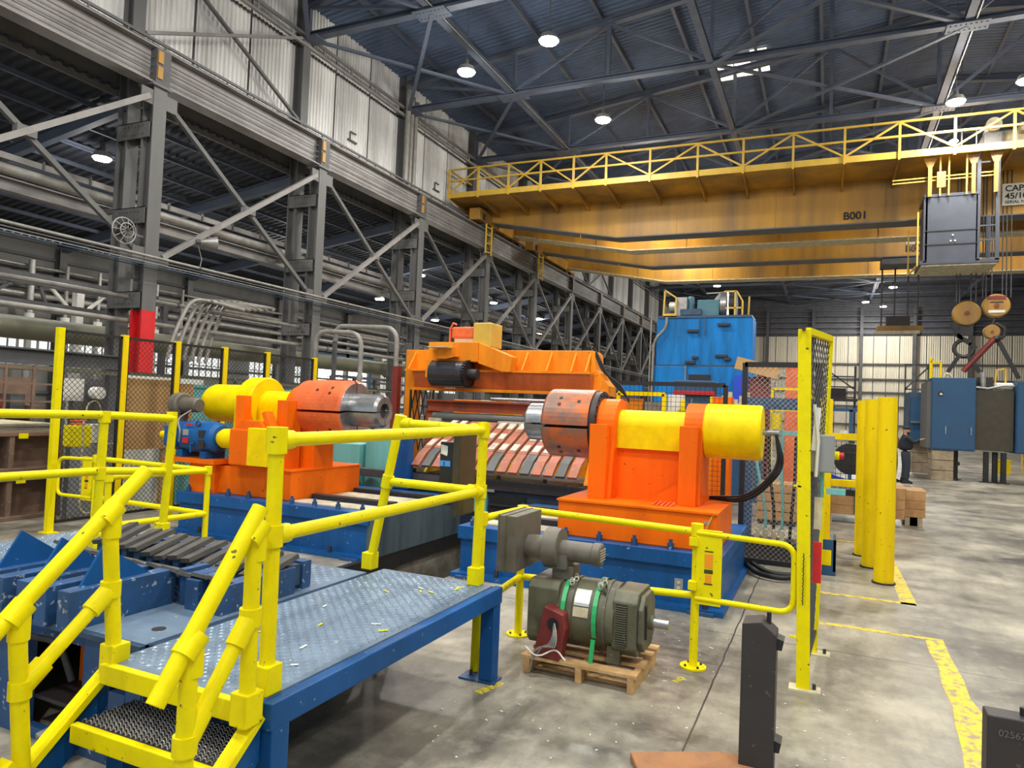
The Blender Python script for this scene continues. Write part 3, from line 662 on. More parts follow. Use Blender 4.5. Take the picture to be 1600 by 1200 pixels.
# floor guard rail beyond it
t = thing('guard_rail', 'yellow floor guard rail with corner post before the left blue base', 'guard rail', (-6.29, 5.81, 0))
for p in ((-6.29, 5.81), (-6.40, 4.70), (-8.22, 5.86)):
    rail('post', [(*p, 0), (*p, 1.0)], t); fitting((*p, 1.0), (0,0,1), t); MB().cyl((*p, 0), (*p, .012), .08, n=16).build('floor_flange', YEL, t)
for z, nm in ((1.0, 'top_rail'), (.52, 'mid_rail')):
    rail(nm, [(-6.40, 4.70, z), (-6.29, 5.81, z)], t); rail(nm, [(-6.29, 5.81, z), (-8.22, 5.86, z)], t)
def swing_gate(name, label, x0, x1, y, px0, px1, mark):
    """gate of a bent flat tube with a sign plate between px0 and px1"""
    t = thing(name, label, 'gate', ((x0+x1)/2, y, .5), 'self closing gates')
    far = x1 if abs(px0-x0) < abs(px0-x1) else x0; near = px0 if far == x1 else px1
    pts = round_path([(near, y, .985), (far, y, .965), (far, y, .50), (near, y, .51)], .1, 6)
    MB().tube(pts, .021, 8).build('loop', YEL, t)
    MB().box(px0, px1, y-.012, y+.012, .47, 1.01).build('sign_plate', YEL, t, bevel=.004)
    w = px1-px0; cx = (px0+px1)/2
    part(MB().box(cx-w*.16, cx+w*.16, y-.015, y-.011, .74, .84).build('warning_label', LBLO, t), 'orange warning label')
    for k in range(5):
        zz = (.855, .72, .71, .70, .62)[k]
        MB().box(cx-w*.17, cx+w*.17, y-.015, y-.011, zz, zz+.007).build('print_line', INK, t)
    part(MB().box(cx-w*.12, cx+w*.12, y-.015, y-.011, .63, .69).build('warning_label', LBLO, t), 'orange warning label')
    for zz in (.60, .92):
        MB().box((px0 if far == x1 else px1)-.05, (px0 if far == x1 else px1)+.01, y-.03, y+.03, zz-.03, zz+.03).build('hinge', YEL, t)
    return t
swing_gate('swing_gate', 'yellow self closing gate by the left mesh fence post', -8.93, -8.24, 5.86, -8.46, -8.27, 0)

# ---------------------------------------------------------------- guard rail, gate and fence on the right
t = thing('guard_rail', 'yellow pipe guard rail running behind the motor on the pallet', 'guard rail', (-1.5, 5.32, 0))
for x in (-2.26, -.86):
    rail('post', [(x, 5.33, .0), (x, 5.33, 1.0)], t); fitting((x, 5.33, 1.0), (0,0,1), t, .045)
    fl = MB().cyl((x, 5.33, 0), (x, 5.33, .012), .095, n=18).build('floor_flange', YEL, t)
    for k in range(4): MB().cyl((x+.065*math.cos(k*1.57+.7), 5.33+.065*math.sin(k*1.57+.7), .012), (x+.065*math.cos(k*1.57+.7), 5.33+.065*math.sin(k*1.57+.7), .025), .009, n=6).build('bolt', BLKST, fl)
rail('post', [(-2.2, 4.44, 0), (-2.19, 4.44, 1.06)], t); fitting((-2.19, 4.44, 1.06), (0,0,1), t)
rail('top_rail', [(-2.19, 4.44, 1.06), (-2.26, 5.33, 1.015)], t, .027); rail('top_rail', [(-2.26, 5.33, 1.015), (-.86, 5.33, .985)], t, .027)
rail('mid_rail', [(-2.2, 4.44, .45), (-2.26, 5.33, .47)], t, .027); rail('mid_rail', [(-2.26, 5.33, .47), (-.86, 5.33, .52)], t, .027)
swing_gate('swing_gate', 'yellow self closing gate between guard rail and tall mesh fence post', -.86, -.19, 5.30, -.855, -.675, 0)

def chainlink(b, c0, c1, c2, pitch=.055, r=.0022, c3=None):
    """diamond wires clipped to the parallelogram c0 (origin), c1 (u end), c2 (v end)"""
    c0 = Vector(c0); U = Vector(c1)-c0; Vv = Vector(c2)-c0; lu = U.length; lv = Vv.length; u = U/lu; v = Vv/lv
    n = int((lu+lv)/pitch); W3 = (Vector(c3) - (c0+U+Vv)) if c3 else None
    for k in range(1, n):
        t = k*pitch
        a = (t, 0) if t <= lu else (lu, t-lu); c = (0, t) if t <= lv else (t-lv, lv)
        for flip in (0, 1):
            p = c0 + u*(lu-a[0] if flip else a[0]) + v*a[1]; q = c0 + u*(lu-c[0] if flip else c[0]) + v*c[1]
            if W3:
                pa, pc = (lu-a[0] if flip else a[0])/lu*a[1]/lv, (lu-c[0] if flip else c[0])/lu*c[1]/lv
                p = p + W3*pa; q = q + W3*pc
            if (q-p).length > .02: b.cyl(p, q, r, n=3, cap=False, smooth=False)
    return b
# tall yellow fence section: leaning near post, far post, mesh between
t = thing('mesh_fence', 'tall yellow framed mesh fence panel seen edge on at right', 'fence', (-.1, 5.7, 0))
MB().bar((-.115, 5.29, .01), (-.165, 5.29, 2.47), .085, .06, up=(0,1,0)).build('post', YEL, t, bevel=.004)
MB().bar((-.06, 6.13, .01), (-.0, 6.13, 2.5), .045, .05, up=(0,1,0)).build('post', YEL, t, bevel=.004)
MB().bar((-.15, 5.29, 2.46), (-.0, 6.13, 2.49), .045, .045).build('top_bar', YEL, t)
MB().bar((-.10, 5.34, .18), (-.06, 6.1, .18), .03, .03).build('bottom_bar', BLACK, t)
stuff(chainlink(MB(), (-.10, 5.34, .2), (-.065, 6.09, .2), (-.145, 5.34, 2.43), .085, .0045, (-.005, 6.09, 2.46)).build('wire_mesh', BLACK, t))
for x, y in ((-.115, 5.29), (-.055, 6.13)):
    fp = MB().box(x-.09, x+.11, y-.06, y+.06, 0, .014).build('foot_plate', CREAM, t)
    MB().cyl((x+.07, y, .014), (x+.07, y, .05), .012, n=6).build('anchor_bolt', BLKST, fp)
MB().cyl((-.17, 5.29, 2.47), (-.17, 5.2, 2.47), .014, n=8).build('top_bolt', BLKST, t)
for z in (1.38, .35): MB().bar((-.16, 5.27, z), (-.21, 5.27, z+.005), .02, .012).build('latch_tab', YEL, t)
part(MB().box(-.075, -.02, 5.345, 5.36, .72, 1.0).build('warning_sign', REDP, t), 'red sign on the mesh')
part(MB().tube([(-.09, 5.33, 1.95), (-.06, 5.33, 1.7), (-.07, 5.33, 1.45)], .012, 6).build('paper_strip', WHITE, t), 'curled paper notice')
part(MB().obox((-.075, 5.335, 1.78), (.04, .004, .3), rz=.1, ry=.06).build('paper_notice', WHITE, t), 'curled paper notice')
part(MB().obox((-.05, 5.34, 1.2), (.05, .004, .22), rz=.1).build('paper_notice', CREAM, t), 'torn notice')
ch = MB()
for k in range(14): ch.tube([(-.135+.004*(k % 2), 5.245, .93-k*.025), (-.128, 5.24, .92-k*.025), (-.135+.004*(k % 2), 5.245, .905-k*.025)], .004, 4)
part(ch.build('chain', BLKST, t), 'thin hanging chain')
sb = thing('stop_button_box', 'grey switch box with red stop button on the fence', 'switch box', (-.03, 5.45, 1.4))
MB().box(-.105, .045, 5.36, 5.50, 1.48, 1.74).build('housing', GREY, sb, bevel=.008)
part(MB().cyl((.045, 5.43, 1.6), (.075, 5.43, 1.6), .03, n=16).build('button_collar', YEL, sb), 'yellow collar'); part(MB().cyl((.075, 5.43, 1.6), (.105, 5.43, 1.6), .022, n=16).build('stop_button', REDP, sb), 'red button')
MB().cyl((-.03, 5.43, 1.48), (-.03, 5.43, 1.30), .012, n=8).build('cable_gland', TEAL, sb); MB().box(.0, .12, 5.40, 5.44, 1.33, 1.37).build('bracket', TEAL, sb)
# ================================================================ THE TWO UNCOILERS
AX, AZ = 7.65, 1.69      # mandrel axis: y and z
def base(x0, x1, label, bolts, group):
    t = thing('machine_base', label, 'machine base', ((x0+x1)/2, 7.9, 0), group)
    MB().box(x0, x1, 6.84, 8.95, .04, .52).build('body', BLU, t, bevel=.008)
    MB().box(x0-.02, x1+.02, 6.80, 8.97, .40, .54).build('top_band', BLU, t, bevel=.006)
    MB().box(x0-.05, x1+.05, 6.72, 9.0, 0, .05).build('foot_flange', BLU, t)
    n = bolts
    for i in range(n):
        x = x0+.12 + (x1-x0-.24)*i/(n-1)
        bo = MB().cyl((x, 6.88, .54), (x, 6.88, .60), .032, n=6).build('bolt', BLUW, t); MB().cyl((x, 6.88, .60), (x, 6.88, .635), .018, n=8).build('stud', BLUW, bo)
        if i % 2: MB().cyl((x, 6.765, .05), (x, 6.765, .12), .025, n=6).build('anchor_nut', BLKST, t)
    for x in (x0+.15, x1-.15): MB().box(x-.12, x+.12, 6.68, 6.74, -.0, .03).build('shim_plate', BLUW, t)
    return t
lb = base(-7.9, -4.84, 'long blue bolted base under the left uncoiler', 9, 'uncoiler bases')
rb = base(-3.62, -.88, 'long blue bolted base under the right uncoiler', 8, 'uncoiler bases')
part(MB().box(-4.85, -4.775, 6.83, 8.97, .02, .545).build('end_plate', OILY, lb), 'oily grey end plate')
# slide ways and oily pads on top of the bases
for t, x0, x1 in ((lb, -6.15, -4.9), (rb, -3.58, -2.6)):
    part(MB().box(x0, x1, 7.0, 7.3, .54, .552).build('oily_pad', CREAM, t), 'oily cream absorbent pad'); part(MB().box(x0, x1, 7.75, 8.2, .54, .552).build('oily_pad', CREAM, t), 'oily cream absorbent pad')
    MB().box(x0, x1, 7.4, 7.52, .54, .60).build('slide_way', BLKST, t); MB().box(x0, x1, 8.3, 8.42, .54, .60).build('slide_way', BLKST, t)
ol = MB().box(-1.30, -1.22, 6.832, 6.84, .17, .28); o = ol.build('power_outlet', GREY, rb); part(o, 'grey duplex outlet')
for z in (.195, .245): MB().box(-1.275, -1.245, 6.828, 6.833, z-.012, z+.012).build('socket_face', CREAM, o)

def mandrel(t, xs, sign, worn, zc=AZ):
    """expanding mandrel of four stepped segments; xs: root, drum end, nose end; sign: direction along x"""
    x0, x1, x2 = xs; R, r = .385, .215
    n = 12
    for q in range(4):
        a0 = math.pi/2*q + math.radians(8); a1 = a0 + math.pi/2 - math.radians(5)
        def seg(Ro, Ri, xa, xb, cham=0):
            b = MB(); vs = []
            prof = [(xa, Ri), (xa, Ro), (xb-sign*cham, Ro), (xb, Ro-cham), (xb, Ri)]
            for i in range(n+1):
                a = a0+(a1-a0)*i/n
                for x, rr in prof: vs.append((x, AX+rr*math.cos(a), zc+rr*math.sin(a)))
            k = len(prof); fs = []
            for i in range(n):
                for j in range(k): fs.append((i*k+j, i*k+(j+1) % k, (i+1)*k+(j+1) % k, (i+1)*k+j))
            fs += [tuple(range(k)), tuple(n*k+j for j in range(k))[::-1]]
            return b.add(vs, fs)
        sg = seg(R, .10, x0, x1, .03).build('segment', worn, t, bevel=.004)
        seg(R-.004, .16, x1-sign*.07, x1+sign*.003, .03).build('segment_face', BARE, sg)
        part(seg(r, .10, x1, x2, .035).build('nose_segment', BARE, t), 'bare steel nose segment')
        am = (a0+a1)/2
        for da, dx in ((-.12, .2), (.12, .2), (0, .42)):
            y = AX+R*math.cos(am+da); z = zc+R*math.sin(am+da); x = x1-sign*dx
            MB().cyl((x, y, z), (x, AX+(R+.003)*math.cos(am+da), zc+(R+.003)*math.sin(am+da)), .022, n=12).build('bolt_hole', BLACK, sg)
    MB().cyl((x0-sign*.02, AX, zc), (x2-sign*.06, AX, zc), .10, n=20).build('wedge_shaft', BLKST, t)

# right uncoiler
ru = thing('uncoiler', 'right hand orange uncoiler with rusty mandrel pointing left', 'uncoiler', (-1.75, AX, .54), 'uncoilers')
MB().box(-2.55, -.94, 6.95, 8.1, .54, .90).build('carriage_box', ORG, ru, bevel=.012)
MB().box(-2.56, -.93, 6.93, 8.12, .895, .915).build('carriage_top', ORG, ru)
def upright(x0, x1, y0, y1, t, r, zc=AZ, zb=.915):
    n = 14; c = (y0+y1)/2; h = (y1-y0)/2
    poly = [(y0-.06, zb), (y1+.06, zb), (y1, zc-.05)] + [(c+h*math.cos(a), zc+h*math.sin(a)) for a in [math.pi*i/n for i in range(n+1)]] + [(y0, zc-.05)]
    return MB().prism(poly, 'x', x0, x1).build('bearing_upright', ORG, t, bevel=.006)
upright(-2.30, -2.09, 7.36, 7.94, ru, .3); upright(-1.36, -1.17, 7.38, 7.92, ru, .27)
MB().box(-2.33, -2.14, 7.24, 7.37, .915, 1.70).build('front_plate', ORG, ru, bevel=.004); MB().box(-1.38, -1.20, 7.26, 7.39, .915, 1.72).build('front_plate', ORG, ru, bevel=.004)
MB().box(-2.1, -1.36, 7.52, 7.56, .9, 1.5).build('web_plate', ORG, ru)
MB().prism([(-1.75, .915), (-1.36, .915), (-1.36, 1.15)], 'y', 7.4, 7.5).build('rib', ORG, ru)
gr = MB()
for i in range(5): gr.obox((-1.58+i*.045, 7.02+.1, .925), (.016, .12, .03), rz=-.3, rx=.3)
part(gr.build('vent_louvre', MANDO, ru), 'dark louvred vent'); 
part(MB().cyl((-2.10, AX, AZ-.01), (-1.36, AX, AZ-.01), .185, n=32).build('guard_tube', YEL2, ru), 'yellow shaft guard')
MB().box(-2.09, -1.37, 7.465, 7.56, 1.45, 1.70).build('guard_skirt', YEL2, ru)
part(MB().lathe((-1.18, AX, AZ-.01), (-.6, AX, AZ-.01), [(0, 0), (0, .265), (.02, .285), (.55, .285), (.57, .27), (.57, 0)], 36).build('end_drum', YEL2, ru), 'yellow end drum')
MB().cyl((-.61, AX, AZ), (-.45, AX, AZ), .03, n=12).build('rotary_joint', BARE, ru)
MB().cyl((-2.36, AX, AZ), (-2.30, AX, AZ), .37, n=36).build('flange', BLKST, ru)
for k in range(20):
    a = 2*math.pi*k/20; MB().cyl((-2.335, AX+.335*math.cos(a), AZ+.335*math.sin(a)), (-2.29, AX+.335*math.cos(a), AZ+.335*math.sin(a)), .02, n=6).build('flange_bolt', BLKST, ru)
mandrel(ru, (-2.37, -2.92, -3.20), -1, WORNM)
MB().box(-1.06, -1.0, 6.943, 6.95, .80, .83).build('data_plate', SILVER, ru)
MB().tube(round_path([(-.97, 6.96, .92), (-1.02, 6.92, .80), (-1.1, 6.92, .54)], .03), .008, 6).build('cable', CRANER, ru)
for k in range(3):
    MB().tube(round_path([(-.48, AX-.02+.03*k, AZ-.02), (-.44+.03*k, AX, 1.35), (-.72, AX+.05*k, 1.02-.04*k), (-1.18, AX+.35, .95-.01*k)], .35, 8), .013, 8).build('hydraulic_hose', RUBBER, ru)
# cream spill tray behind
# left uncoiler
lu = thing('uncoiler', 'left hand orange uncoiler with blue motor and mandrel pointing right', 'uncoiler', (-7, AX, .54), 'uncoilers')
LZ = AZ+.03
MB().box(-7.95, -6.17, 7.02, 8.45, .54, .91).build('carriage_box', ORG, lu, bevel=.012)
MB().box(-7.0, -6.16, 7.0, 8.47, .905, .925).build('carriage_top', ORG, lu)
upright(-6.64, -6.48, 7.36, 7.94, lu, .3, LZ, .92); upright(-7.55, -7.46, 7.38, 7.92, lu, .3, LZ, .92)
MB().box(-6.53, -6.36, 7.10, 7.37, .92, 1.81).build('front_plate', ORG, lu, bevel=.004)
MB().box(-7.28, -7.12, 7.13, 7.25, .92, 1.85).build('front_plate', ORG, lu, bevel=.004)
MB().box(-6.48, -6.19, 7.45, 7.85, .92, 1.42).build('web_plate', ORG, lu)
part(MB().lathe((-7.45, AX, LZ+.02), (-7.1, AX, LZ+.02), [(0, 0), (0, .36), (.0, .375), (.24, .375), (.26, .36), (.26, 0)], 36).build('gear_guard', YEL2, lu), 'yellow round gear guard')
MB().box(-7.45, -7.2, AX-.375, AX+.375, 1.2, LZ+.02).build('gear_guard_body', YEL2, lu)
part(MB().cyl((-7.2, AX, LZ), (-6.62, AX, LZ), .21, n=32).build('guard_tube', YEL2, lu), 'yellow shaft guard')
MB().box(-7.18, -6.64, AX-.21, AX, 1.35, LZ).build('guard_skirt', YEL2, lu)
part(MB().lathe((-7.5, AX, LZ+.01), (-8.4, AX, LZ+.01), [(0, .27), (.66, .27), (.74, .24), (.77, .16), (.77, 0)], 36).build('end_drum', YEL2, lu), 'yellow rounded end drum')
MB().cyl((-6.47, AX, LZ), (-6.37, AX, LZ), .375, n=36).build('flange', MANDO, lu)
mandrel(lu, (-6.36, -5.68, -5.24), 1, MANDO, LZ)
# drive gearbox, motor and blower
part(MB().box(-7.06, -6.50, 6.83, 7.1, .95, 1.42).build('gearbox', ORG, lu, bevel=.02), 'orange gearbox')
MB().prism([(-7.0, 1.42), (-6.5, 1.42), (-6.6, 1.53), (-6.9, 1.53)], 'y', 6.87, 7.08).build('gearbox_hood', ORG, lu)
MB().obox((-6.55, 7.0, 1.55), (.06, .14, .22), ry=-.5).build('lever_plate', ORG, lu)
part(MB().box(-6.60, -6.28, 6.68, 6.82, .98, 1.45).build('yellow_cover', YEL2, lu, bevel=.008), 'yellow box cover')
part(MB().lathe((-7.06, 7.0, 1.27), (-8.2, 7.0, 1.27), [(0, .13), (.25, .13), (.31, .10), (.31, 0)], 24).build('coupling_guard', YEL2, lu), 'yellow coupling guard')
mo = part(MB().lathe((-7.38, 7.02, 1.27), (-8.6, 7.02, 1.27), [(0, 0), (0, .16), (.05, .20), (.16, .215), (.55, .215), (.62, .20), (.80, .20), (.82, .18), (.82, 0)], 28).build('drive_motor', BLU, lu), 'blue electric drive motor')
MB().box(-8.220, -8.000, 6.80, 7.0, 1.130, 1.410).build('terminal_box', BLU, mo, bevel=.02)
for z in (1.190, 1.320): MB().box(-7.580, -7.480, 6.805, 6.83, z-.05, z+.05).build('vent_grille', BLKST, mo)
MB().box(-7.860, -7.760, 6.80, 6.812, 1.290, 1.370).build('name_plate', SILVER, mo); part(MB().box(-7.860, -7.760, 6.80, 6.812, 1.190, 1.260).build('red_label', REDP, mo), 'red label'); part(MB().box(-7.840, -7.720, 6.82, 6.835, 1.425, 1.450).build('red_label', REDP, mo), 'red label')
MB().tube(arc((-7.650, 6.86, 1.450), (1,0,0), (0,0,1), .035, 0, math.pi*2, 10), .009, 6).build('lifting_eye', BLKST, mo)
MB().tube(round_path([(-7.700, 6.80, 1.070), (-7.700, 6.80, 1.190), (-7.650, 6.80, 1.190)], .03), .014, 6).build('drain_pipe', BLU, mo)
for x in (-7.97, -7.55): MB().box(x-.05, x+.05, 6.86, 7.2, .99, 1.09).build('motor_foot', BLU, mo)
part(MB().box(-8.2, -7.3, 6.82, 7.25, .93, .99).build('motor_plate', ORG, lu), 'orange motor plate'); MB().box(-7.85, -7.4, 6.95, 7.2, .54, .93).build('motor_bracket', ORG, lu)
bl = part(MB().lathe((-8.36, 7.1, 1.69), (-7.8, 7.1, 1.69), [(0, 0), (0, .15), (.02, .165), (.14, .165), (.16, .15), (.16, .1), (.42, .1), (.45, .085), (.45, 0)], 24).build('blower', MOTB, lu), 'grey cooling blower')
MB().box(-8.33, -8.2, 7.03, 7.17, 1.45, 1.57).build('blower_neck', MOTB, bl)
MB().tube(round_path([(-7.95, 7.0, 1.62), (-8.0, 6.82, 1.5), (-7.88, 6.78, 1.33), (-7.92, 6.8, 1.2)], .08), .012, 6).build('flex_conduit', PIPE, mo)
part(MB().cyl((-8.42, 6.95, 1.27), (-8.19, 6.95, 1.27), .05, n=14).build('tacho_cap', YEL2, mo), 'yellow end cap')

# ---------------------------------------------------------------- motor on the pallet
pa = thing('pallet', 'small wooden pallet under the old motor', 'pallet', (-1.5, 4.95, 0))
for x in (-1.88, -1.50, -1.14): MB().box(x-.022, x+.022, 4.60, 5.28, 0, .10).build('bearer', WOOD, pa, bevel=.003)
for y in (4.60, 4.82, 5.04, 5.2): MB().box(-1.92, -1.10, y, y+.1, .10, .125).build('deck_board', WOOD, pa, bevel=.003)
for y in (4.72, 5.18): MB().box(-1.90, -1.12, y, y+.07, .0, .018).build('bottom_board', WOOD, pa)
mt = thing('electric_motor', 'old olive electric motor with green straps on a wooden pallet', 'motor', (-1.5, 4.92, .125), None)
mx0, my, mz, mr = -1.83, 4.93, .40, .235
def oct_body(x0, x1, r, cut, name, m, parent=None, bev=.01):
    q = r-cut; poly = [(my-r, mz-q), (my-q, mz-r), (my+q, mz-r), (my+r, mz-q), (my+r, mz+q), (my+q, mz+r), (my-q, mz+r), (my-r, mz+q)]
    return MB().prism(poly, 'x', x0, x1).build(name, m, parent or mt, bevel=bev)
oct_body(-1.93, -1.70, .225, .05, 'rear_housing', MOTG)
MB().cyl((-1.72, my, mz), (-1.30, my, mz), mr, n=40).build('stator_frame', MOTG, mt)
for x in (-1.61, -1.37): MB().cyl((x-.012, my, mz), (x+.012, my, mz), mr+.008, n=40).build('frame_ring', MOTG, mt)
oct_body(-1.31, -1.14, .215, .06, 'end_housing', MOTG)
oct_body(-1.145, -1.105, .19, .08, 'end_bell', MOTG)
gr = MB().box(-1.285, -1.205, my-.222, my-.212, .26, .54).build('vent_grille', BLACK, mt)
for k in range(18): MB().box(-1.285, -1.205, my-.228, my-.214, .265+k*.0153, .272+k*.0153).build('louvre', MOTG, gr)
part(MB().cyl((-1.105, my, mz-.01), (-1.07, my, mz-.01), .05, n=20).build('bearing_cap', MOTG, mt), 'bearing cap')
part(MB().cyl((-1.08, my, mz-.01), (-.965, my, mz-.01), .033, n=20).build('output_shaft', BARE, mt), 'bare steel output shaft')
MB().bar((-1.103, my-.12, mz+.13), (-1.103, my-.10, mz-.1), .025).build('brush_arm', BLKST, mt)
for x in (-1.75, -1.30):
    for y in (my-.16, my+.16): MB().box(x-.045, x+.045, y-.03, y+.03, .125, .24).build('foot', MOTG, mt)
# straps: green bands round the frame
for x in (-1.66, -1.43):
    pts = [(x, my+(mr+.012)*math.cos(a), mz+(mr+.012)*math.sin(a)) for a in [math.radians(-40+i*13) for i in range(20)]]
    b = MB(); n = len(pts)
    vs = [(p[0]+s*.016, p[1], p[2]) for p in pts for s in (-1, 1)]; vs += [(p[0]+s*.016, my+(p[1]-my)*1.012, mz+(p[2]-mz)*1.012) for p in pts for s in (-1, 1)]
    b.add(vs, [(2*i, 2*i+1, 2*i+3, 2*i+2) for i in range(n-1)] + [(2*n+2*i, 2*n+2*i+2, 2*n+2*i+3, 2*n+2*i+1) for i in range(n-1)])
    b.bar((x, my-mr-.005, mz-.12), (x-.01, my-mr-.03, .09), .03, .004, up=(0,1,0))
    part(b.build('strap', GREENS, mt), 'green packing strap')
def curved_plate(x0, x1, a0, a1, name, m, lab):
    b = MB(); n = 6; R0 = mr+.004
    for i in range(n):
        p = [math.radians(a0+(a1-a0)*q/n) for q in (i, i+1)]
        b.add([(x, my+R0*math.cos(a), mz+R0*math.sin(a)) for a in p for x in (x0, x1)], [(0,1,3,2)])
    part(b.build(name, m, mt), lab)
curved_plate(-1.585, -1.475, 128, 158, 'name_plate', SILVER, 'silver name plate'); curved_plate(-1.585, -1.475, 160, 176, 'name_plate', CREAM, 'stained tan plate')
jb = part(MB().prism([(-1.83, .14), (-1.64, .12), (-1.60, .34), (-1.62, .44), (-1.76, .48)], 'y', my-mr-.10, my-mr+.02).build('junction_box', DKRED, mt, bevel=.006), 'dark red open junction box')
part(MB().cyl((-1.69, my-mr-.106, .37), (-1.69, my-mr-.095, .37), .042, n=20).build('cable_hole', BLACK, jb), 'black cable hole')
for k in range(4):
    MB().tube(round_path([(-1.69, my-mr-.09, .37+.008*k), (-1.665+.008*k, my-mr-.15, .31), (-1.70+.02*k, my-mr-.15-.01*k, .23), (-1.80+.03*k, my-mr-.14, .205+.012*k), (-1.83+.01*k, my-mr-.15, (.04, .15, .12, .18)[k])], .06), .006, 5).build('lead_wire', GALV, jb)
MB().tube([(-1.86+.3*t_, my-mr-.17-.03*math.sin(7*t_), .19+.02*math.cos(9*t_)) for t_ in [i/12 for i in range(13)]], .006, 5).build('lead_wire', WHITE, jb)
for x in (-1.42, -1.63):
    for k in range(6): MB().tube(arc((x+.012*(k % 3)-.01*k*.3, my-.05-.022*k, mz+mr+.016-.006*k), (1,0,0), (0,.4,.9), .016, 0, 6.28, 8), .005, 5).build('chain_link', BARE if k % 2 else CREAM, mt)
for x in (-1.38,): MB().tube(arc((x, my-.16, mz+mr-.02), (0,1,0), (0,0,1), .03, 0, 6.28, 10), .009, 6).build('lifting_eye', MOTG, mt)
bw = thing('blower_unit', 'brown grey blower and filter box standing on the old motor', 'blower', (-1.8, 4.9, .63))
MB().box(-1.80, -1.64, 4.83, 5.0, .622, .72).build('mount_neck', MOTB, bw, bevel=.006)
MB().cyl((-1.86, 4.88, .83), (-1.75, 4.88, .83), .145, n=32).build('fan_scroll', MOTB, bw, bevel=.006)
MB().box(-1.79, -1.68, 4.80, 4.96, .70, .80).build('scroll_outlet', MOTB, bw)
MB().cyl((-2.02, 4.88, .82), (-1.88, 4.88, .82), .085, .095, n=24).build('inlet_cone', MOTB, bw)
MB().lathe((-1.75, 4.88, .82), (-1.4, 4.88, .82), [(0, .075), (.24, .075), (.25, .082), (.30, .082), (.31, .07), (.31, 0)], 24).build('fan_motor', MOTB, bw)
for k in range(5): MB().bar((-1.437, 4.82, .785+k*.018), (-1.437, 4.94, .785+k*.018), .004).build('fan_grille', CREAM, bw)
MB().box(-2.16, -2.02, 4.66, 5.14, .66, 1.06).build('filter_box', MOTB, bw, bevel=.004); MB().box(-2.165, -2.155, 4.655, 5.145, .655, 1.065).build('filter_lid', MOTB, bw); MB().box(-2.105, -2.095, 4.655, 5.145, .655, 1.065).build('filter_seam', MOTG, bw)
# ================================================================ LEFT: mesh fence and what stands behind it
fy_ = [5.85, 6.76, 7.64, 8.56, 9.52, 10.77]; FX = -9.04
for i, y in enumerate(fy_):
    t = thing('fence_post', '%s yellow square post of the black mesh fence counting from the left gate' % ORD[i], 'post', (FX, y, 0), 'mesh fence posts')
    MB().box(FX-.04, FX+.04, y-.04, y+.04, .012, 2.63).build('shaft', YEL if i < 1 else YELPOST, t, bevel=.004)
    MB().box(FX-.1, FX+.1, y-.07, y+.07, 0, .012).build('foot_plate', YEL, t)
for i, (a, c) in enumerate(zip(fy_, fy_[1:])):
    t = thing('mesh_fence', '%s black diamond mesh fence panel counting from the left gate' % ORD[i], 'fence panel', (FX, (a+c)/2, .1), 'mesh fence panels')
    y0, y1 = a+.045, c-.045
    for p, q in (((FX, y0, .12), (FX, y0, 2.6)), ((FX, y1, .12), (FX, y1, 2.6))): MB().bar(p, q, .035, .05).build('frame_upright', BLACK, t)
    for z in (.13, 2.59): MB().bar((FX, y0, z), (FX, y1, z), .035, .035).build('frame_rail', BLACK, t)
    stuff(chainlink(MB(), (FX, y0, .13), (FX, y1, .13), (FX, y0, 2.59), .075, .004).build('wire_mesh', BLACK, t))
def casting(label, z0, z1):
    t = thing('iron_casting', label, 'casting', (-10.6, 5.4, z0), 'stacked rusty castings')
    X0 = -10.2; ya, yb = 4.2, 6.75
    MB().box(-11.4, X0-.22, ya, yb, z0, z1).build('core', CAST, t)
    for y in (ya, 5.0, 5.62, 6.0, yb-.07): MB().box(X0-.24, X0, y, y+.07, z0+.05, z1-.05).build('rib', CAST, t, bevel=.008)
    for z in (z0, z1-.06): MB().box(X0-.24, X0+.02, ya, yb, z, z+.06).build('flange', CAST, t, bevel=.008)
    MB().box(X0-.24, X0-.02, 5.07, 5.62, z0+.2, z0+.24).build('web', CAST, t); MB().cyl((X0-.1, 5.68, z0+.1), (X0+.02, 5.68, z0+.1), .05, n=14).build('boss', CAST, t)
    part(MB().box(X0+.02, X0+.035, 6.1, 6.22, z1-.09, z1-.02).build('yellow_tag', YEL, t), 'yellow tag')
    part(MB().box(X0-.05, X0+.03, 5.1, 5.35, z1-.3, z1-.02).build('corner_lug', MANDO, t, bevel=.02), 'orange rusty lug')
    return t
casting('upper rusty iron casting with pockets left of the mesh fence', .66, 1.22); casting('lower rusty iron casting on the floor left of the mesh fence', .0, .60)
t = thing('steel_spacer', 'dark spacer beams between the two rusty castings', 'spacer', (-10.6, 5.4, .6))
for y in (4.6, 6.3): MB().box(-11.3, -10.3, y, y+.12, .60, .66).build('beam', BLKST, t)
t = thing('sheet_stack', 'stack of pale sheets lying on the rusty castings', 'sheets', (-10.8, 5.5, 1.22))
for k in range(5): MB().obox((-10.85+.02*(k % 2), 5.45, 1.235+k*.024), (1.15, 2.5-.05*k, .018), rz=.01*(k % 3)).build('sheet', GALV if k % 2 else CREAM, t)
t = thing('grid_rack', 'dark wire grid rack standing behind the rusty castings', 'rack', (-11.9, 6.5, 0))
for y in [4.6+.42*k for k in range(8)]: MB().bar((-11.6, y, 0), (-11.6, y, 2.2), .035).build('upright', CAST, t)
for z in (1.4, 1.62, 1.9, 2.15): MB().bar((-11.6, 4.4, z), (-11.6, 7.6, z), .03).build('rung', CAST, t)
for k in range(9): MB().box(-12.2, -11.75, 4.5+k*.34, 4.72+k*.34, 1.42, 1.55+.06*(k % 4)).build('stored_part', (CAST, GALV, DKRED, STEELD)[k % 4], t)
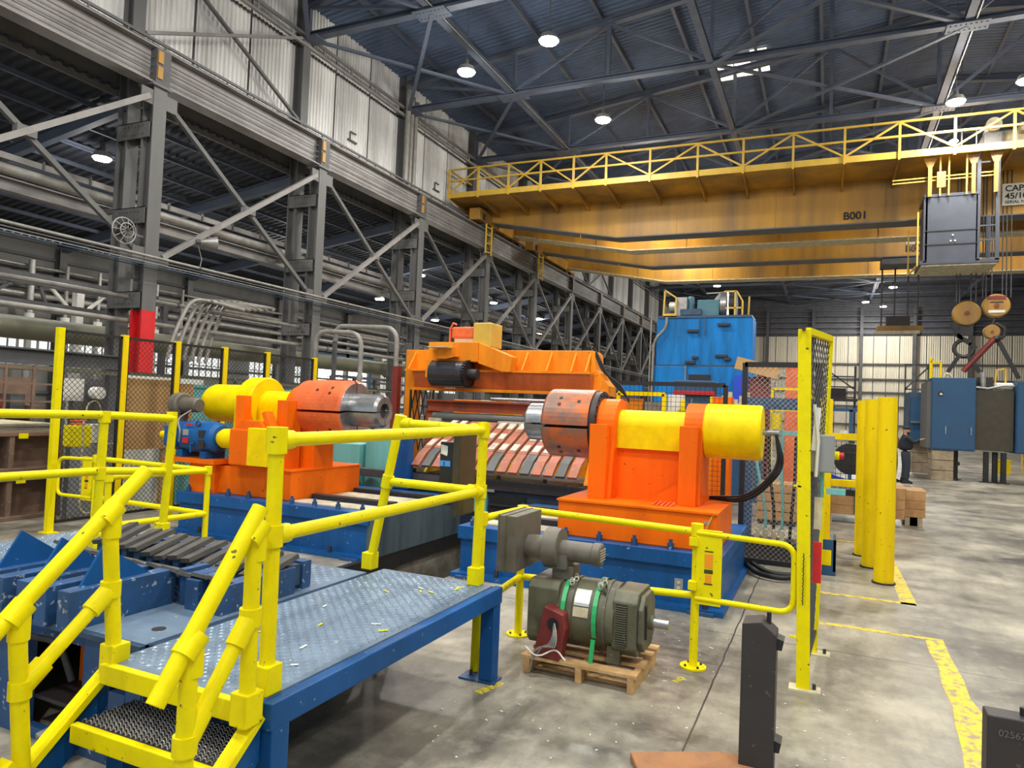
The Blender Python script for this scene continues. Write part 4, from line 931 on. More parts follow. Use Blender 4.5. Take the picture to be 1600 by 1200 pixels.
MB().box(-12.3, -11.7, 4.4, 7.6, 1.36, 1.4).build('shelf', STEELD, t); MB().box(-12.3, -11.7, 4.4, 7.6, 0.0, .1).build('shelf', STEELD, t)
MB().box(-12.35, -12.3, 4.4, 7.6, 0, 2.0).build('back_sheet', CAST, t)
t = thing('cardboard_sheet', 'large brown cardboard sheet leaning behind the mesh fence', 'cardboard', (-9.4, 7.5, 1.0)); MB().box(-9.44, -9.41, 7.02, 7.95, .98, 2.04).build('sheet', CARD, t); MB().box(-9.44, -9.40, 8.0, 8.3, 1.1, 2.0).build('flap', CARD, t)
MB().box(-9.5, -9.44, 7.1, 7.16, 0, 1.6).build('prop', WOOD, t); MB().box(-9.5, -9.44, 7.8, 7.86, 0, 1.6).build('prop', WOOD, t)
t = thing('yellow_case', 'yellow plastic case hanging on the mesh fence with a cream hose', 'case', (-9.25, 6.25, 1.05)); MB().box(-9.32, -9.1, 6.14, 6.4, 1.07, 1.36).build('case', YEL, t, bevel=.02)
for z in (1.38, 1.42, 1.46): MB().tube(arc((-9.2, 6.27, z), (1,0,0), (0,1,0), .09, 0, 6.28, 12), .012, 6).build('hose_coil', MANDO, t)
MB().tube(round_path([(-9.1, 6.27, 1.45), (-9.09, 6.27, .3), (-9.08, 6.32, .18), (-9.0, 6.9, .16)], .1), .014, 6).build('hose', CREAM, t)
t = thing('notice_board', 'white board fixed behind the first mesh fence panel', 'board', (-9.55, 6.4, 1.6)); MB().box(-9.62, -9.58, 6.3, 6.58, 1.68, 1.99).build('board', WHITE, t); MB().bar((-9.64, 6.44, 0), (-9.64, 6.44, 1.9), .04).build('stand', STEELD, t)
t = thing('grey_cabinet', 'grey cabinet with white reel behind the first mesh panel', 'cabinet', (-9.95, 6.95, 0))
MB().box(-10.3, -9.8, 6.75, 7.3, 0, 1.05).build('body', GREY, t, bevel=.01); MB().box(-9.95, -9.8, 6.85, 7.12, 1.06, 1.34).build('white_carton', WHITE, t, bevel=.01); part(MB().cyl((-9.9, 6.95, 1.8), (-9.75, 6.95, 1.8), .09, n=18).build('reel', WHITE, t), 'white cable reel')
MB().box(-10.2, -9.95, 6.8, 7.15, 1.05, 2.0).build('reel_stand', STEELD, t); MB().tube(round_path([(-9.8, 6.75, 1.3), (-9.8, 6.8, 1.65), (-9.8, 6.95, 1.7), (-9.8, 7.05, 1.45)], .1), .01, 6).build('cable', CREAM, t)
t = thing('teal_guard', 'long pale teal guard panel behind the mesh fence', 'panel', (-9.8, 10, 0)); MB().box(-9.9, -9.8, 8.4, 12.4, 0, 1.95).build('panel', TEAL, t); MB().box(-9.92, -9.78, 8.4, 12.4, 1.95, 2.0).build('cap', TEAL, t)
t = thing('white_panel', 'white sheet panel behind the third mesh fence panel', 'panel', (-10.3, 8.4, 0)); MB().box(-10.36, -10.3, 7.7, 9.3, 0, 2.1).build('sheet', WHITE, t); MB().box(-10.3, -10.26, 8.6, 9.2, .4, 1.9).build('dark_inset', STEELD, t)
t = thing('traffic_cone', 'small yellow cone on the floor behind the mesh fence', 'cone', (-9.6, 7.95, 0)); MB().cyl((-9.6, 7.95, .02), (-9.6, 7.95, .5), .14, .03, 16).build('cone', CREAM, t); MB().box(-9.78, -9.42, 7.77, 8.13, 0, .02).build('foot', CREAM, t)
# overhead services along the columns
def run(name, label, x, z, r, m, y0=-4, y1=66, group='service runs along the columns', hang=True, n=8):
    t = thing(name, label, 'pipe', (x, 12, z), group)
    MB().tube([(x, y0, z), (x, 20, z), (x, y1, z)], r, n).build('pipe', m, t)
    if hang:
        for y in YC[:8]: MB().cyl((x, y+1.2, z), (x, y+1.26, z), r*1.35, n=n).build('coupling', STEELD, t)
run('conduit', 'topmost grey conduit of the bundle along the column fronts', -14.78, 5.06, .036, PIPE)
run('conduit', 'second pale conduit of the bundle along the column fronts', -14.72, 4.96, .018, STEELD)
run('conduit', 'third thin conduit of the bundle along the column fronts', -14.74, 4.90, .014, PIPE)
run('conduit', 'fourth bluish cable of the bundle along the column fronts', -14.72, 4.84, .014, BLUD)
run('conduit', 'lowest black cable of the bundle along the column fronts', -14.76, 4.78, .012, RUBBER)
run('aisle_pipe', 'thick grey pipe beside the aisle runway behind the columns', -16.75, 6.65, .13, PIPE, n=12)
run('wall_pipe', 'grey pipe low between the columns, upper of two', -15.5, 4.12, .05, PIPE); run('wall_pipe', 'grey pipe low between the columns, lower of two', -15.55, 3.55, .06, PIPE)
run('olive_duct', 'fat olive green duct running behind the columns', -17.2, 3.22, .27, OLIVE, n=20)
run('green_pipe', 'slim olive pipe running below the fat duct', -13.4, 2.2, .05, OLIVE, -4, 9.5)
for k in range(7):
    run('wall_service_pipe', 'pale service pipe on the aisle outer wall, %s from the top' % ORD[k], XA+.5+.06*(k % 3), 6.4-.36*k-(.2 if k > 3 else 0), (.06, .09, .05, .11, .05, .07, .09)[k], (GALV, PIPE, GALV)[k % 3], -2, 70, 'aisle wall pipes', False)
t = thing('dark_beam', 'dark blue grey beam running behind the rusty castings', 'beam', (-13.6, 6, 2.2)); MB().ibeam((-13.6, -3, 2.42), (-13.6, 10.2, 2.42), .2, .3, .03).build('beam', STEELD, t)
for y in (3.0, 9.9): MB().bar((-13.6, y, 0), (-13.6, y, 2.28), .15).build('leg', STEELD, t)
# aisle crane runway hung on the back of the columns
t = thing('aisle_runway', 'pale runway beam with rail along the back of the columns', 'girder', (-16.9, 20, 6.1))
MB().ibeam((-16.85, -4, 6.33), (-16.85, 66, 6.33), .26, .3, .03).build('lower_beam', GIRD, t); MB().bar((-16.95, -4, 7.0), (-16.95, 66, 7.0), .08, .14).build('upper_angle', GIRD, t)
for k in range(60): MB().bar((-16.9, -3.5+k*1.15, 6.9), (-16.9, -3.5+k*1.15, 7.12), .05).build('clip', STEELD, t)
for k in range(11): MB().bar((-16.75, YC[k], 6.33), (-16.28, YC[k], 6.33), .12).build('bracket', STEEL, t)
# white braced post in the aisle
t = thing('braced_post', 'white post with knee braces in the aisle left of the red column', 'post', (-20, 13.4, 0)); MB().bar((-20, 13.4, 0), (-20, 13.4, 4.8), .22).build('post', WHITE, t)
for s in (-1, 1): MB().bar((-20, 13.4, 3.9), (-20, 13.4+s*.9, 4.75), .08).build('knee_brace', WHITE, t)
MB().bar((-20, 11, 4.85), (-20, 16, 4.85), .2).build('head_beam', STEELD, t)
# fan of bent conduits between the first two columns
for k in range(6):
    y = 12.35+.36*k; t = thing('bent_conduit', '%s of six bent grey conduits rising beside the red column' % ORD[k], 'conduit', (-15.0, y, 3.0), 'bent conduits')
    zz = 4.28+.05*k; xk = -14.95-.14*k; MB().tube(round_path([(xk, y, 2.7), (xk, y+.15, 3.3), (xk, y+.62, zz), (xk, y+1.3+.25*k, zz+.02), (xk, y+2.4, zz-.05)], .42, 6), .05, 8).build('pipe', PIPE, t)
    MB().cyl((xk, y+1.2, zz), (xk, y+1.28, zz), .065, n=8).build('coupling', STEELD, t)
t = thing('cage_reel', 'round wire cage fan on the first column', 'fan', (-15.5, 11.2, 5.4))
MB().tube(arc((-14.95, 11.0, 5.55), (0,1,0), (0,0,1), .3, 0, 6.28, 18), .015, 5).build('cage_ring', GALV, t); MB().tube(arc((-14.85, 11.0, 5.55), (0,1,0), (0,0,1), .17, 0, 6.28, 14), .012, 5).build('cage_ring', GALV, t); MB().cyl((-15.1, 11.0, 5.55), (-14.95, 11.0, 5.55), .12, n=14).build('hub', BLKST, t)
for k in range(10): a = k*.628; MB().bar((-14.84, 11.0+.05*math.cos(a), 5.55+.05*math.sin(a)), (-14.95, 11.0+.3*math.cos(a), 5.55+.3*math.sin(a)), .012).build('cage_wire', GALV, t)
MB().bar((-15.1, 11.0, 5.55), (-15.1, 11.6, 5.55), .05).build('bracket', STEEL, t)
t = thing('horn_speaker', 'grey horn speaker on the brace right of the red column', 'speaker', (-14.9, 13.3, 5.7)); MB().cyl((-14.95, 13.15, 5.78), (-14.75, 13.5, 5.82), .05, .17, 16).build('horn', GALV, t); MB().cyl((-15.0, 13.05, 5.77), (-14.95, 13.15, 5.78), .07, n=12).build('driver', STEELD, t); MB().bar((-15.0, 13.1, 5.75), (-15.04, 13.05, 5.95), .03).build('bracket', STEELD, t)
MB().tube([(-14.98, 13.1, 5.72), (-14.98, 13.25, 5.35), (-14.98, 13.2, 5.1)], .01, 5).build('wire', GALV, t)
# big bent conduits behind the left uncoiler
for k, (xa, xb, zt, zb, lab) in enumerate(((-10.9, -9.62, 3.42, 0.0, 'nearer tall bent conduit arching behind the left mandrel'), (-10.5, -8.84, 3.56, 0.0, 'taller bent conduit arching down beside the orange bridge'))):
    t = thing('arched_conduit', lab, 'conduit', (xb, 13+.2*k, 0), 'arched conduits'); Yk = 13+.25*k
    MB().tube(round_path([(xa-.05, Yk, 0.0 if k == 0 else 3.2), (xa, Yk, zt), (xb, Yk, zt-.06), (xb, Yk, zb)], .35, 8), .055, 10).build('pipe', PIPE, t); MB().cyl((xb, Yk, 2.3), (xb, Yk, 2.42), .07, n=10).build('coupling', GALV, t)
    if k: MB().bar((xa-.05, Yk, 0), (xa-.05, Yk, 3.2), .08).build('stand', STEELD, t)
# bright roll-up door in the aisle wall with its yellow lintel
d = struct(MB().box(XA+.02, XA+.08, 33.6, 38.4, .1, 4.0).build('door_1', BRIGHT)); MB().box(XA+.08, XA+.2, 33.4, 38.6, 4.0, 4.2).build('lintel', YELPOST, d); MB().box(XA+.08, XA+.35, 33.2, 38.8, 4.2, 5.0).build('shutter_box', BLUD, d)
MB().box(XA+.08, XA+.2, 33.2, 33.5, 0, 4.2).build('jamb', STEELD, d); MB().box(XA+.08, XA+.2, 38.5, 38.8, 0, 4.2).build('jamb', BLUD, d)
d = struct(MB().box(XA+.02, XA+.08, 40.2, 45.5, .1, 4.9).build('door_2', WHITE)); MB().bar((XA+.15, 40.2, .3), (XA+.15, 45.5, 4.6), .1).build('brace', STEELD, d); MB().bar((XA+.15, 40.2, 2.6), (XA+.15, 45.5, 2.6), .15).build('rail', STEELD, d)
t = thing('aisle_mezzanine', 'dark steel handrail structure before the bright aisle door', 'structure', (-22, 33, 0))
for y in (27.5, 29.3, 31.1, 33): MB().bar((-22, y, 0), (-22, y, 3.0), .16).build('post', STEELD, t)
for z in (2.0, 3.0): MB().bar((-22, 27.5, z), (-22, 33, z), .12).build('rail', STEELD, t)

# risers and frames on the aisle wall behind the red column
for k in range(9):
    y = 12.4+k*1.35; t = thing('wall_riser', '%s pale vertical riser pipe on the aisle wall from the left' % ORD[k], 'pipe', (XA+.7, y, 0), 'aisle wall risers')
    MB().tube([(XA+.7, y, 0), (XA+.7, y, 6.6)], .07 if k % 3 else .12, 10).build('pipe', GALV if k % 2 else PIPE, t); MB().cyl((XA+.7, y, 4.4), (XA+.7, y, 4.6), .17, n=10).build('flange', WHITE, t)
t = thing('pipe_bridge', 'dark steel pipe bridge crossing left of the red column', 'frame', (-18.2, 9, 3.9))
for z in (3.95, 4.5): MB().bar((-18.4, 2, z), (-18.4, 15.5, z), .12, .16).build('chord', STEELD, t)
for k in range(9): MB().bar((-18.4, 2.5+k*1.5, 3.95), (-18.4, 2.5+k*1.5+.75*(1 if k % 2 else -.3), 4.5), .07).build('lacing', STEELD, t)
for y in (3, 15): MB().bar((-18.4, y, 0), (-18.4, y, 4.5), .16).build('leg', STEELD, t)
# ================================================================ MIDDLE: peeler table, orange bridge, tower
pt = thing('peeler_table', 'slatted peeler table of rusty and white planks between the uncoilers', 'machine', (-4.2, 9.8, 0))
MB().box(-6.2, -2.7, 9.25, 10.6, .62, .78).build('table_beam', BLKST, pt, bevel=.01)
MB().box(-6.9, -4.95, 9.2, 9.34, .66, .78).build('side_rail', STEELD, pt)
MB().box(-5.9, -2.75, 9.3, 10.5, .05, .62).build('table_body', DKBLUE, pt, bevel=.01)
MB().box(-4.45, -3.9, 9.27, 9.31, .2, .56).build('opening', BLACK, pt)
for z in (.3, .42): MB().bar((-4.45, 9.26, z), (-3.9, 9.26, z), .03).build('opening_bar', BLKST, pt)
part(MB().box(-4.75, -4.5, 9.24, 9.3, .3, .62).build('side_box', TEAL, pt), 'teal box'); MB().box(-4.5, -4.38, 9.24, 9.28, .6, .64).build('name_plate', SILVER, pt)
for i in range(5): MB().cyl((-5.8+i*.72, 9.34, .78), (-5.8+i*.72, 9.34, .84), .03, n=6).build('bolt', BLKST, pt)
NP = 15
for i in range(NP):
    x0 = -5.72 + i*.178; x1 = x0+.125
    # upper plank sloping to the camera, then the rounded apron
    m = PLANKR
    poly = [(9.45, 1.17), (10.35, 1.58), (10.35, 1.53), (9.47, 1.12)]
    pk = MB().prism(poly, 'x', x0, x1).build('plank', m, pt)
    for ya, yb in ((9.5, 9.68), (9.82, 9.98), (10.14, 10.33)):
        za = 1.17+(ya-9.45)*.4556; zb = 1.17+(yb-9.45)*.4556
        if random.random() < .85: part(MB().prism([(ya, za+.002), (yb, zb+.002), (yb, zb+.012), (ya, za+.012)], 'x', x0+.012, x1-.012).build('liner_block', PLANKW, pk), 'white liner block')
    ap = [(9.45, 1.165), (9.30, 1.09), (9.10, .92), (9.12, .89), (9.32, 1.05), (9.46, 1.12)]
    MB().prism(ap, 'x', x0+.005, x1+.012).build('apron_slat', STEEL if i % 3 == 1 else PLANKR, pt)
part(MB().box(-4.9, -3.1, 10.36, 10.6, 1.54, 1.6).build('top_strip', PLANKW, pt), 'white strip along the upper edge')
MB().prism([(9.5, .78), (10.5, .78), (10.5, 1.5), (10.3, 1.5)], 'x', -5.74, -5.70).build('side_wedge', YEL2, pt); MB().prism([(9.32, .80), (10.5, .78), (10.5, 1.5), (10.3, 1.5), (9.5, 1.1)], 'x', -3.06, -3.0).build('side_wedge', ORG2, pt)
bc = thing('blue_stanchion', 'square blue stanchion left of the peeler table', 'post', (-5.85, 9.6, 0)); MB().box(-6.02, -5.72, 9.0, 9.18, .55, 1.34).build('shaft', BLU, bc, bevel=.01); MB().box(-6.0, -5.75, 9.02, 9.16, 0, .55).build('foot', BLUW, bc)
bc.location = (-5.85, 9.1, 0); 
for c in bc.children: c.location.y += .5
rbm = thing('roller_beam', 'rust red beam with grey roller above the peeler table', 'roller', (-4.9, 10.8, 0))
MB().ibeam((-6.45, 10.75, 1.82), (-3.1, 10.75, 1.82), .2, .2, .03).build('beam', RUST, rbm); MB().cyl((-6.3, 10.7, 1.63), (-3.1, 10.7, 1.63), .075, n=20).build('roller', STEEL, rbm); part(MB().cyl((-5.2, 10.7, 1.96), (-3.1, 10.7, 1.96), .03, n=12).build('polished_rod', BARE, rbm), 'polished rod')
for x in (-6.4, -3.15): MB().box(x-.06, x+.06, 10.7, 10.85, 0, 1.72).build('end_post', RUST, rbm)
part(MB().box(-6.35, -6.1, 10.6, 10.72, 1.35, 1.6).build('bearing_block', CREAM, rbm), 'cream bearing block')
ob = thing('orange_bridge', 'big orange ribbed bridge beam with black roller head', 'machine', (-5.3, 11.1, 0))
MB().box(-7.15, -3.55, 11.05, 11.45, 2.45, 2.82).build('beam', ORG2, ob, bevel=.01)
MB().prism([(-3.56, 2.82), (-3.50, 2.78), (-3.47, 2.5), (-3.25, 2.24), (-3.25, 2.08), (-3.56, 2.08)], 'y', 11.0, 11.45).build('end_bracket', ORG2, ob)
MB().box(-7.0, -3.5, 10.78, 11.06, 2.42, 2.455).build('shelf_flange', ORG2, ob)
part(MB().prism([(11.06, 2.42), (10.80, 2.42), (10.92, 2.14), (11.06, 2.14)], 'x', -6.85, -3.5).build('lower_trough', TROUGH, ob), 'rust stained trough')
MB().box(-6.9, -3.3, 10.85, 11.3, 2.08, 2.13).build('bottom_flange', ORG2, ob)
for x in (-6.95, -4.72, -4.28, -3.85, -3.6): MB().prism([(11.06, 2.46), (10.80, 2.46), (11.06, 2.80)], 'x', x, x+.03).build('gusset', ORG2, ob)
for x, w in ((-7.05, .10), (-3.45, .12)): MB().box(x-w, x+w, 11.05, 11.3, 0, 2.45).build('leg', ORG2, ob, bevel=.01)
hd = part(MB().box(-6.420, -5.460, 10.62, 11.2, 2.58, 2.92).build('roller_head', ORG2, ob, bevel=.012), 'dirty orange head box')
MB().box(-6.420, -6.300, 10.55, 11.0, 2.3, 2.6).build('head_cheek', ORG2, hd)
MB().prism([(-6.300, 2.78), (-5.850, 2.82), (-5.800, 2.66), (-6.000, 2.62), (-6.200, 2.62)], 'y', 10.5, 10.63).build('hood', ORG2, hd); MB().box(-6.250, -5.880, 10.3, 10.6, 2.80, 2.82).build('hood_flap', CREAM, hd)
part(MB().cyl((-6.280, 10.6, 2.37), (-5.640, 10.6, 2.37), .225, n=36).build('press_roller', ROLLM, ob), 'big black press roller')
tooth = MB().cyl((-5.640, 10.6, 2.37), (-5.590, 10.6, 2.37), .21, n=30)
for k in range(28): a = k*2*math.pi/28; tooth.obox((-5.600, 10.6+.225*math.cos(a), 2.37+.225*math.sin(a)), (.05, .025, .025), rx=a)
tooth.build('sprocket', BLACK, ob); MB().cyl((-5.590, 10.6, 2.37), (-5.420, 10.6, 2.37), .09, n=16).build('hub', BLKST, ob)
MB().prism([(-5.460, 2.92), (-4.830, 2.68), (-4.860, 2.42), (-5.000, 2.42), (-5.460, 2.56)], 'y', 10.66, 10.9).build('swing_arm', ORG2, ob, bevel=.01)
part(MB().box(-6.050, -5.620, 10.75, 11.05, 3.0, 3.2).build('top_motor', MANDO, ob, bevel=.03), 'orange motor on top'); MB().box(-6.000, -5.600, 10.78, 11.02, 2.92, 3.0).build('motor_seat', CREAM, ob)
part(MB().box(-5.600, -5.250, 10.7, 11.15, 2.84, 3.26).build('yellow_cube', CRANER, ob, bevel=.02), 'yellow dented box')
MB().tube([(-6.100, 10.8, 2.92), (-6.100, 10.8, 3.18), (-6.040, 10.8, 3.27), (-5.980, 10.8, 3.24)], .02, 6).build('pipe', MANDO, ob)
for k in range(4): MB().tube(round_path([(-3.5, 11.05, 2.82-.02*k), (-3.36, 10.98, 2.6-.05*k), (-3.2+.05*k, 10.98, 2.3), (-2.9, 11.0, 2.05-.02*k)], .2), .014, 6).build('hose', RUBBER, ob)
t = thing('scissor_gate', 'black scissor lattice gate under the left end of the orange bridge', 'gate', (-6.7, 10.9, 0))
for k in range(4):
    for s in (-1, 1):
        for z in (1.0, 1.55): MB().bar((-6.88+k*.11-s*.055, 10.9, z), (-6.88+k*.11+s*.055, 10.9, z+.55), .016).build('strip', BLACK, t)
for x in (-6.92, -6.45): MB().bar((x, 10.9, 0), (x, 10.9, 2.1), .03).build('stile', BLACK, t)
t = thing('maroon_post', 'slim maroon post left of the orange bridge', 'post', (-7.25, 10.9, 0)); MB().bar((-7.25, 10.9, 0), (-7.24, 10.9, 2.5), .12).build('shaft', DKRED, t); MB().box(-7.35, -7.15, 10.8, 11.0, 0, .015).build('foot_plate', DKRED, t)
t = thing('teal_tank', 'teal cylindrical tank with box behind the left mandrel', 'tank', (-6.9, 9.6, 0)); MB().cyl((-6.68, 9.7, 0), (-6.68, 9.7, 1.26), .25, n=28).build('tank', TEAL, t); MB().box(-7.6, -6.93, 9.45, 9.8, 0, 1.14).build('box', TEAL, t, bevel=.015); MB().cyl((-6.68, 9.7, 1.26), (-6.68, 9.7, 1.34), .1, n=14).build('lid', TEAL, t)
t = thing('teal_cabinet', 'small teal cabinet behind the blue stanchion', 'cabinet', (-5.5, 10.55, 0)); MB().box(-5.98, -5.8, 10.3, 10.55, 0, 1.42).build('body', TEAL, t, bevel=.01); MB().box(-5.96, -5.82, 10.29, 10.3, .9, 1.35).build('door', TEAL, t)
# equipment glimpsed under the bridge
for k, (x0, x1, y, z0, z1, m, nm, lab) in enumerate(((-7.3, -6.3, 13.2, 0, 1.95, ORG2, 'orange_cabinet', 'orange machine housing seen behind the scissor gate'), (-6.35, -5.95, 12.6, 0, 1.95, CREAM, 'cream_cabinet', 'cream box seen under the black roller'),
        (-5.85, -5.55, 12.2, 0, 2.0, YEL2, 'yellow_housing', 'yellow housing with blue motor under the bridge'), (-5.0, -3.9, 13.0, 0, 2.08, ORG2, 'orange_housing', 'orange panel seen under the right half of the bridge'), (-8.4, -7.7, 12.2, 0, 1.6, GREY, 'grey_housing', 'grey housing behind the left mandrel nose'))):
    t = thing(nm, lab, 'housing', ((x0+x1)/2, y, 0)); MB().box(x0, x1, y, y+.7, z0, z1).build('body', m, t, bevel=.015); MB().box(x0+.06, x1-.06, y-.02, y, z0+.3, z1-.12).build('panel', m, t); MB().box(x1-.16, x1-.12, y-.05, y-.02, .9, 1.1).build('handle', BLKST, t)
    if nm == 'yellow_housing': part(MB().cyl((x1, y+.1, 1.85), (x1+.4, y+.1, 1.85), .09, n=16).build('motor', BLU, t), 'blue motor')

# tall blue tower far behind
tw = thing('blue_tower', 'tall streaked blue press tower with machinery on its roof', 'tower', (-3.9, 25, 0))
MB().box(-5.5, -2.3, 24, 25.2, 0, 3.44).build('lower_body', BLUT, tw, bevel=.02); MB().box(-5.46, -2.32, 24.03, 25.2, 3.48, 5.08).build('upper_body', BLUT, tw, bevel=.02); MB().box(-5.5, -2.3, 24.02, 25.2, 3.42, 3.5).build('seam', BLUD, tw)
for x, z, w in ((-4.2, 4.62, .32), (-3.2, 4.82, .34), (-3.25, 3.78, .34), (-4.1, 3.72, .14), (-4.25, 3.56, .3), (-3.05, 3.68, .16)): MB().box(x-w/2-.05, x+w/2, 23.9, 24.04, z-.02, z+.06).build('bracket', BLKST, tw)
part(MB().box(-4.32, -3.6, 23.97, 24.02, 2.35, 3.17).build('dark_opening', BLACK, tw), 'dark opening')
MB().box(-2.8, -2.4, 23.6, 24.0, 1.5, 3.15).build('blue_box', BLUEP, tw)
for x in (-4.02, -3.84): MB().bar((x, 23.97, 4.5), (x, 23.97, 5.08), .03).build('conduit', BLUD, tw)
MB().tube(round_path([(-5.1, 23.9, 5.1), (-5.1, 23.9, 4.75), (-5.52, 23.9, 4.3), (-5.55, 23.9, 0)], .25), .045, 8).build('pipe', PIPE, tw); MB().tube([(-5.66, 23.9, 0), (-5.62, 23.9, 5.05)], .03, 8).build('pipe', PIPE, tw); MB().tube([(-4.42, 23.95, 0), (-4.42, 23.95, 3.45)], .03, 8).build('pipe', PIPE, tw)
# roof machinery
MB().box(-5.4, -2.35, 24.0, 25.2, 5.08, 5.16).build('roof_plate', BLUD, tw)
MB().box(-4.85, -4.5, 24.2, 25, 5.16, 5.82).build('pump_block', GALV, tw); MB().cyl((-5.1, 24.4, 5.5), (-4.85, 24.4, 5.5), .2, n=18).build('pump', GALV, tw); part(MB().lathe((-4.42, 24.5, 5.4), (-4.42, 24.5, 6), [(0, .13), (.4, .13), (.47, .1), (.5, 0)], 20).build('upright_motor', TEALD, tw), 'dark teal upright motor')
part(MB().box(-4.15, -3.42, 24.2, 25.1, 5.16, 5.72).build('gear_case', TEALD, tw, bevel=.03), 'teal gear case'); MB().box(-4.7, -4.0, 24.1, 24.5, 5.2, 5.4).build('gear_shelf', BLUD, tw)
for x in (-3.40, -3.12): part(MB().cyl((x, 24.6, 5.58), (x+.2, 24.6, 5.58), .46, n=30).build('flywheel', BARE if x < -3.3 else BLACK, tw), 'flywheel')
MB().cyl((-3.75, 24.9, 5.62), (-3.4, 24.9, 5.9), .08, .2, 14).build('funnel', GALV, tw); MB().bar((-3.9, 24.5, 5.98), (-3.2, 24.5, 6.0), .03).build('pipe', GALV, tw)
for a, c in (((-5.25, 24.05, 5.1), (-5.22, 24.05, 6.05)), ((-5.22, 24.05, 6.05), (-4.85, 24.05, 5.8)), ((-4.85, 24.05, 5.15), (-4.83, 24.05, 5.8)), ((-2.9, 24.05, 5.16), (-2.9, 24.05, 5.95)), ((-3.25, 24.05, 5.95), (-2.85, 24.05, 5.95)), ((-2.85, 24.05, 5.95), (-2.66, 24.05, 5.62)), ((-2.66, 24.05, 5.16), (-2.66, 24.05, 5.62)), ((-3.2, 24.05, 5.4), (-2.66, 24.05, 5.4)), ((-2.62, 25.5, 5.16), (-2.6, 25.5, 6.0))): MB().bar(a, c, .05).build('handrail', CRANER, tw)
MB().box(-5.24, -4.8, 24.0, 24.1, 5.12, 5.24).build('kick_plate', CRANER, tw)
t = thing('blue_conveyor', 'bright blue beam running left from the blue tower', 'beam', (-6.8, 24, 0)); MB().box(-9.0, -5.7, 23.2, 23.5, 2.55, 2.78).build('beam', BLUT, t)
for x in (-8.8, -7.4, -6.0): MB().box(x, x+.12, 23.25, 23.45, 0, 2.55).build('leg', BLUC, t)
MB().box(-9.0, -5.7, 23.1, 23.6, 2.2, 2.3).build('tray', STEELD, t)
# mesh guard and control station to the right of the bridge
t = thing('wire_guard', 'black framed square mesh guard behind the right uncoiler', 'guard', (-2.5, 12, 0))
for a, c in (((-3.48, 12, 2.34), (-1.55, 12, 2.34)), ((-3.48, 12, .1), (-3.48, 12, 2.34)), ((-1.55, 12, .1), (-1.55, 12, 2.34)), ((-3.48, 12, .12), (-1.55, 12, .12))): MB().bar(a, c, .07).build('frame_bar', BLACK, t)
for x in (-3.48, -1.55): MB().box(x-.06, x+.06, 11.94, 12.06, 0, .12).build('foot', BLACK, t)
w = MB()
for k in range(1, 24): w.cyl((-3.48+k*.08, 12, .12), (-3.48+k*.08, 12, 2.32), .004, n=3, cap=False)
for k in range(1, 27): w.cyl((-3.48, 12, .12+k*.08), (-1.55, 12, .12+k*.08), .004, n=3, cap=False)
stuff(w.build('wire_grid', BLACK, t))
t = thing('screen_station', 'yellow frame with dark screens behind the wire guard', 'frame', (-3.0, 13.4, 0))
for a, c in (((-3.75, 13.4, 0), (-3.75, 13.4, 2.2)), ((-2.85, 13.4, 0), (-2.85, 13.4, 2.2)), ((-3.75, 13.4, 2.2), (-2.85, 13.4, 2.2)), ((-2.5, 13.4, 0), (-2.5, 13.4, 2.1))): MB().bar(a, c, .08).build('bar', YEL2, t)
part(MB().box(-3.65, -3.3, 13.5, 13.6, 1.6, 2.1).build('orange_panel', ORG2, t), 'orange panel'); part(MB().box(-3.25, -2.95, 13.5, 13.6, 1.75, 2.05).build('screen', GALV, t), 'pale screen'); MB().box(-3.7, -2.9, 13.5, 13.9, .0, 1.6).build('console', BLKST, t)
part(MB().box(-2.8, -2.52, 13.5, 13.7, 0, 2.2).build('white_cabinet', WHITE, t), 'white cabinet')
t = thing('orange_locker', 'orange locker with yellow edge behind the wire guard', 'locker', (-1.75, 14, 0)); MB().box(-2.05, -1.70, 14, 14.4, 0, 2.2).build('body', ORG, t); MB().box(-2.1, -2.05, 13.98, 14.4, 0, 2.2).build('edge', YEL2, t); MB().box(-1.76, -1.73, 13.97, 14.0, 1.1, 1.3).build('handle', BLKST, t)
t = thing('yellow_hopper', 'small yellow hopper with hook behind the shaft guard', 'hopper', (-2.2, 12.6, 0)); MB().prism([(-2.45, 1.4), (-1.98, 1.4), (-1.98, 1.86), (-2.03, 1.92), (-2.40, 1.92), (-2.45, 1.86)], 'y', 12.5, 12.9).build('body', YEL2, t); MB().tube([(-2.22, 12.7, 1.92), (-2.22, 12.7, 2.12)], .015, 6).build('hook', BARE, t); MB().box(-2.35, -2.1, 12.6, 12.8, 0, 1.4).build('stand', STEELD, t)
t = thing('blue_press', 'low blue press frame with cream valves behind the wire guard', 'machine', (-1.9, 16, 0)); MB().box(-3.2, -2.35, 16, 16.8, 0, 2.6).build('body', BLUC, t, bevel=.02); MB().box(-2.35, -1.3, 16, 16.8, 0, 1.9).build('body', BLUC, t, bevel=.02); MB().box(-3.2, -2.3, 15.9, 16, 2.28, 2.36).build('red_strip', REDP, t)
for k in range(7): MB().cyl((-1.9+.12*k-.3, 15.9, 2.0+.07*(k % 3)), (-1.9+.12*k-.3, 15.9, 2.2+.08*(k % 3)), .05, n=10).build('valve', CREAM, t)
MB().tube([(-1.9, 15.9, 2.1), (-1.2, 15.9, 2.08)], .03, 6).build('pipe', GALV, t)
t = thing('dark_fence_panel', 'black framed chain link panel behind the yellow mesh fence', 'fence', (-.5, 9, 0))
for a, c in (((-.94, 9, .05), (-.94, 9, 2.5)), ((-.12, 9, .05), (-.12, 9, 2.5)), ((-.94, 9, 2.48), (-.12, 9, 2.48)), ((-.94, 9, .12), (-.12, 9, .12))): MB().bar(a, c, .06).build('frame_bar', BLACK, t)
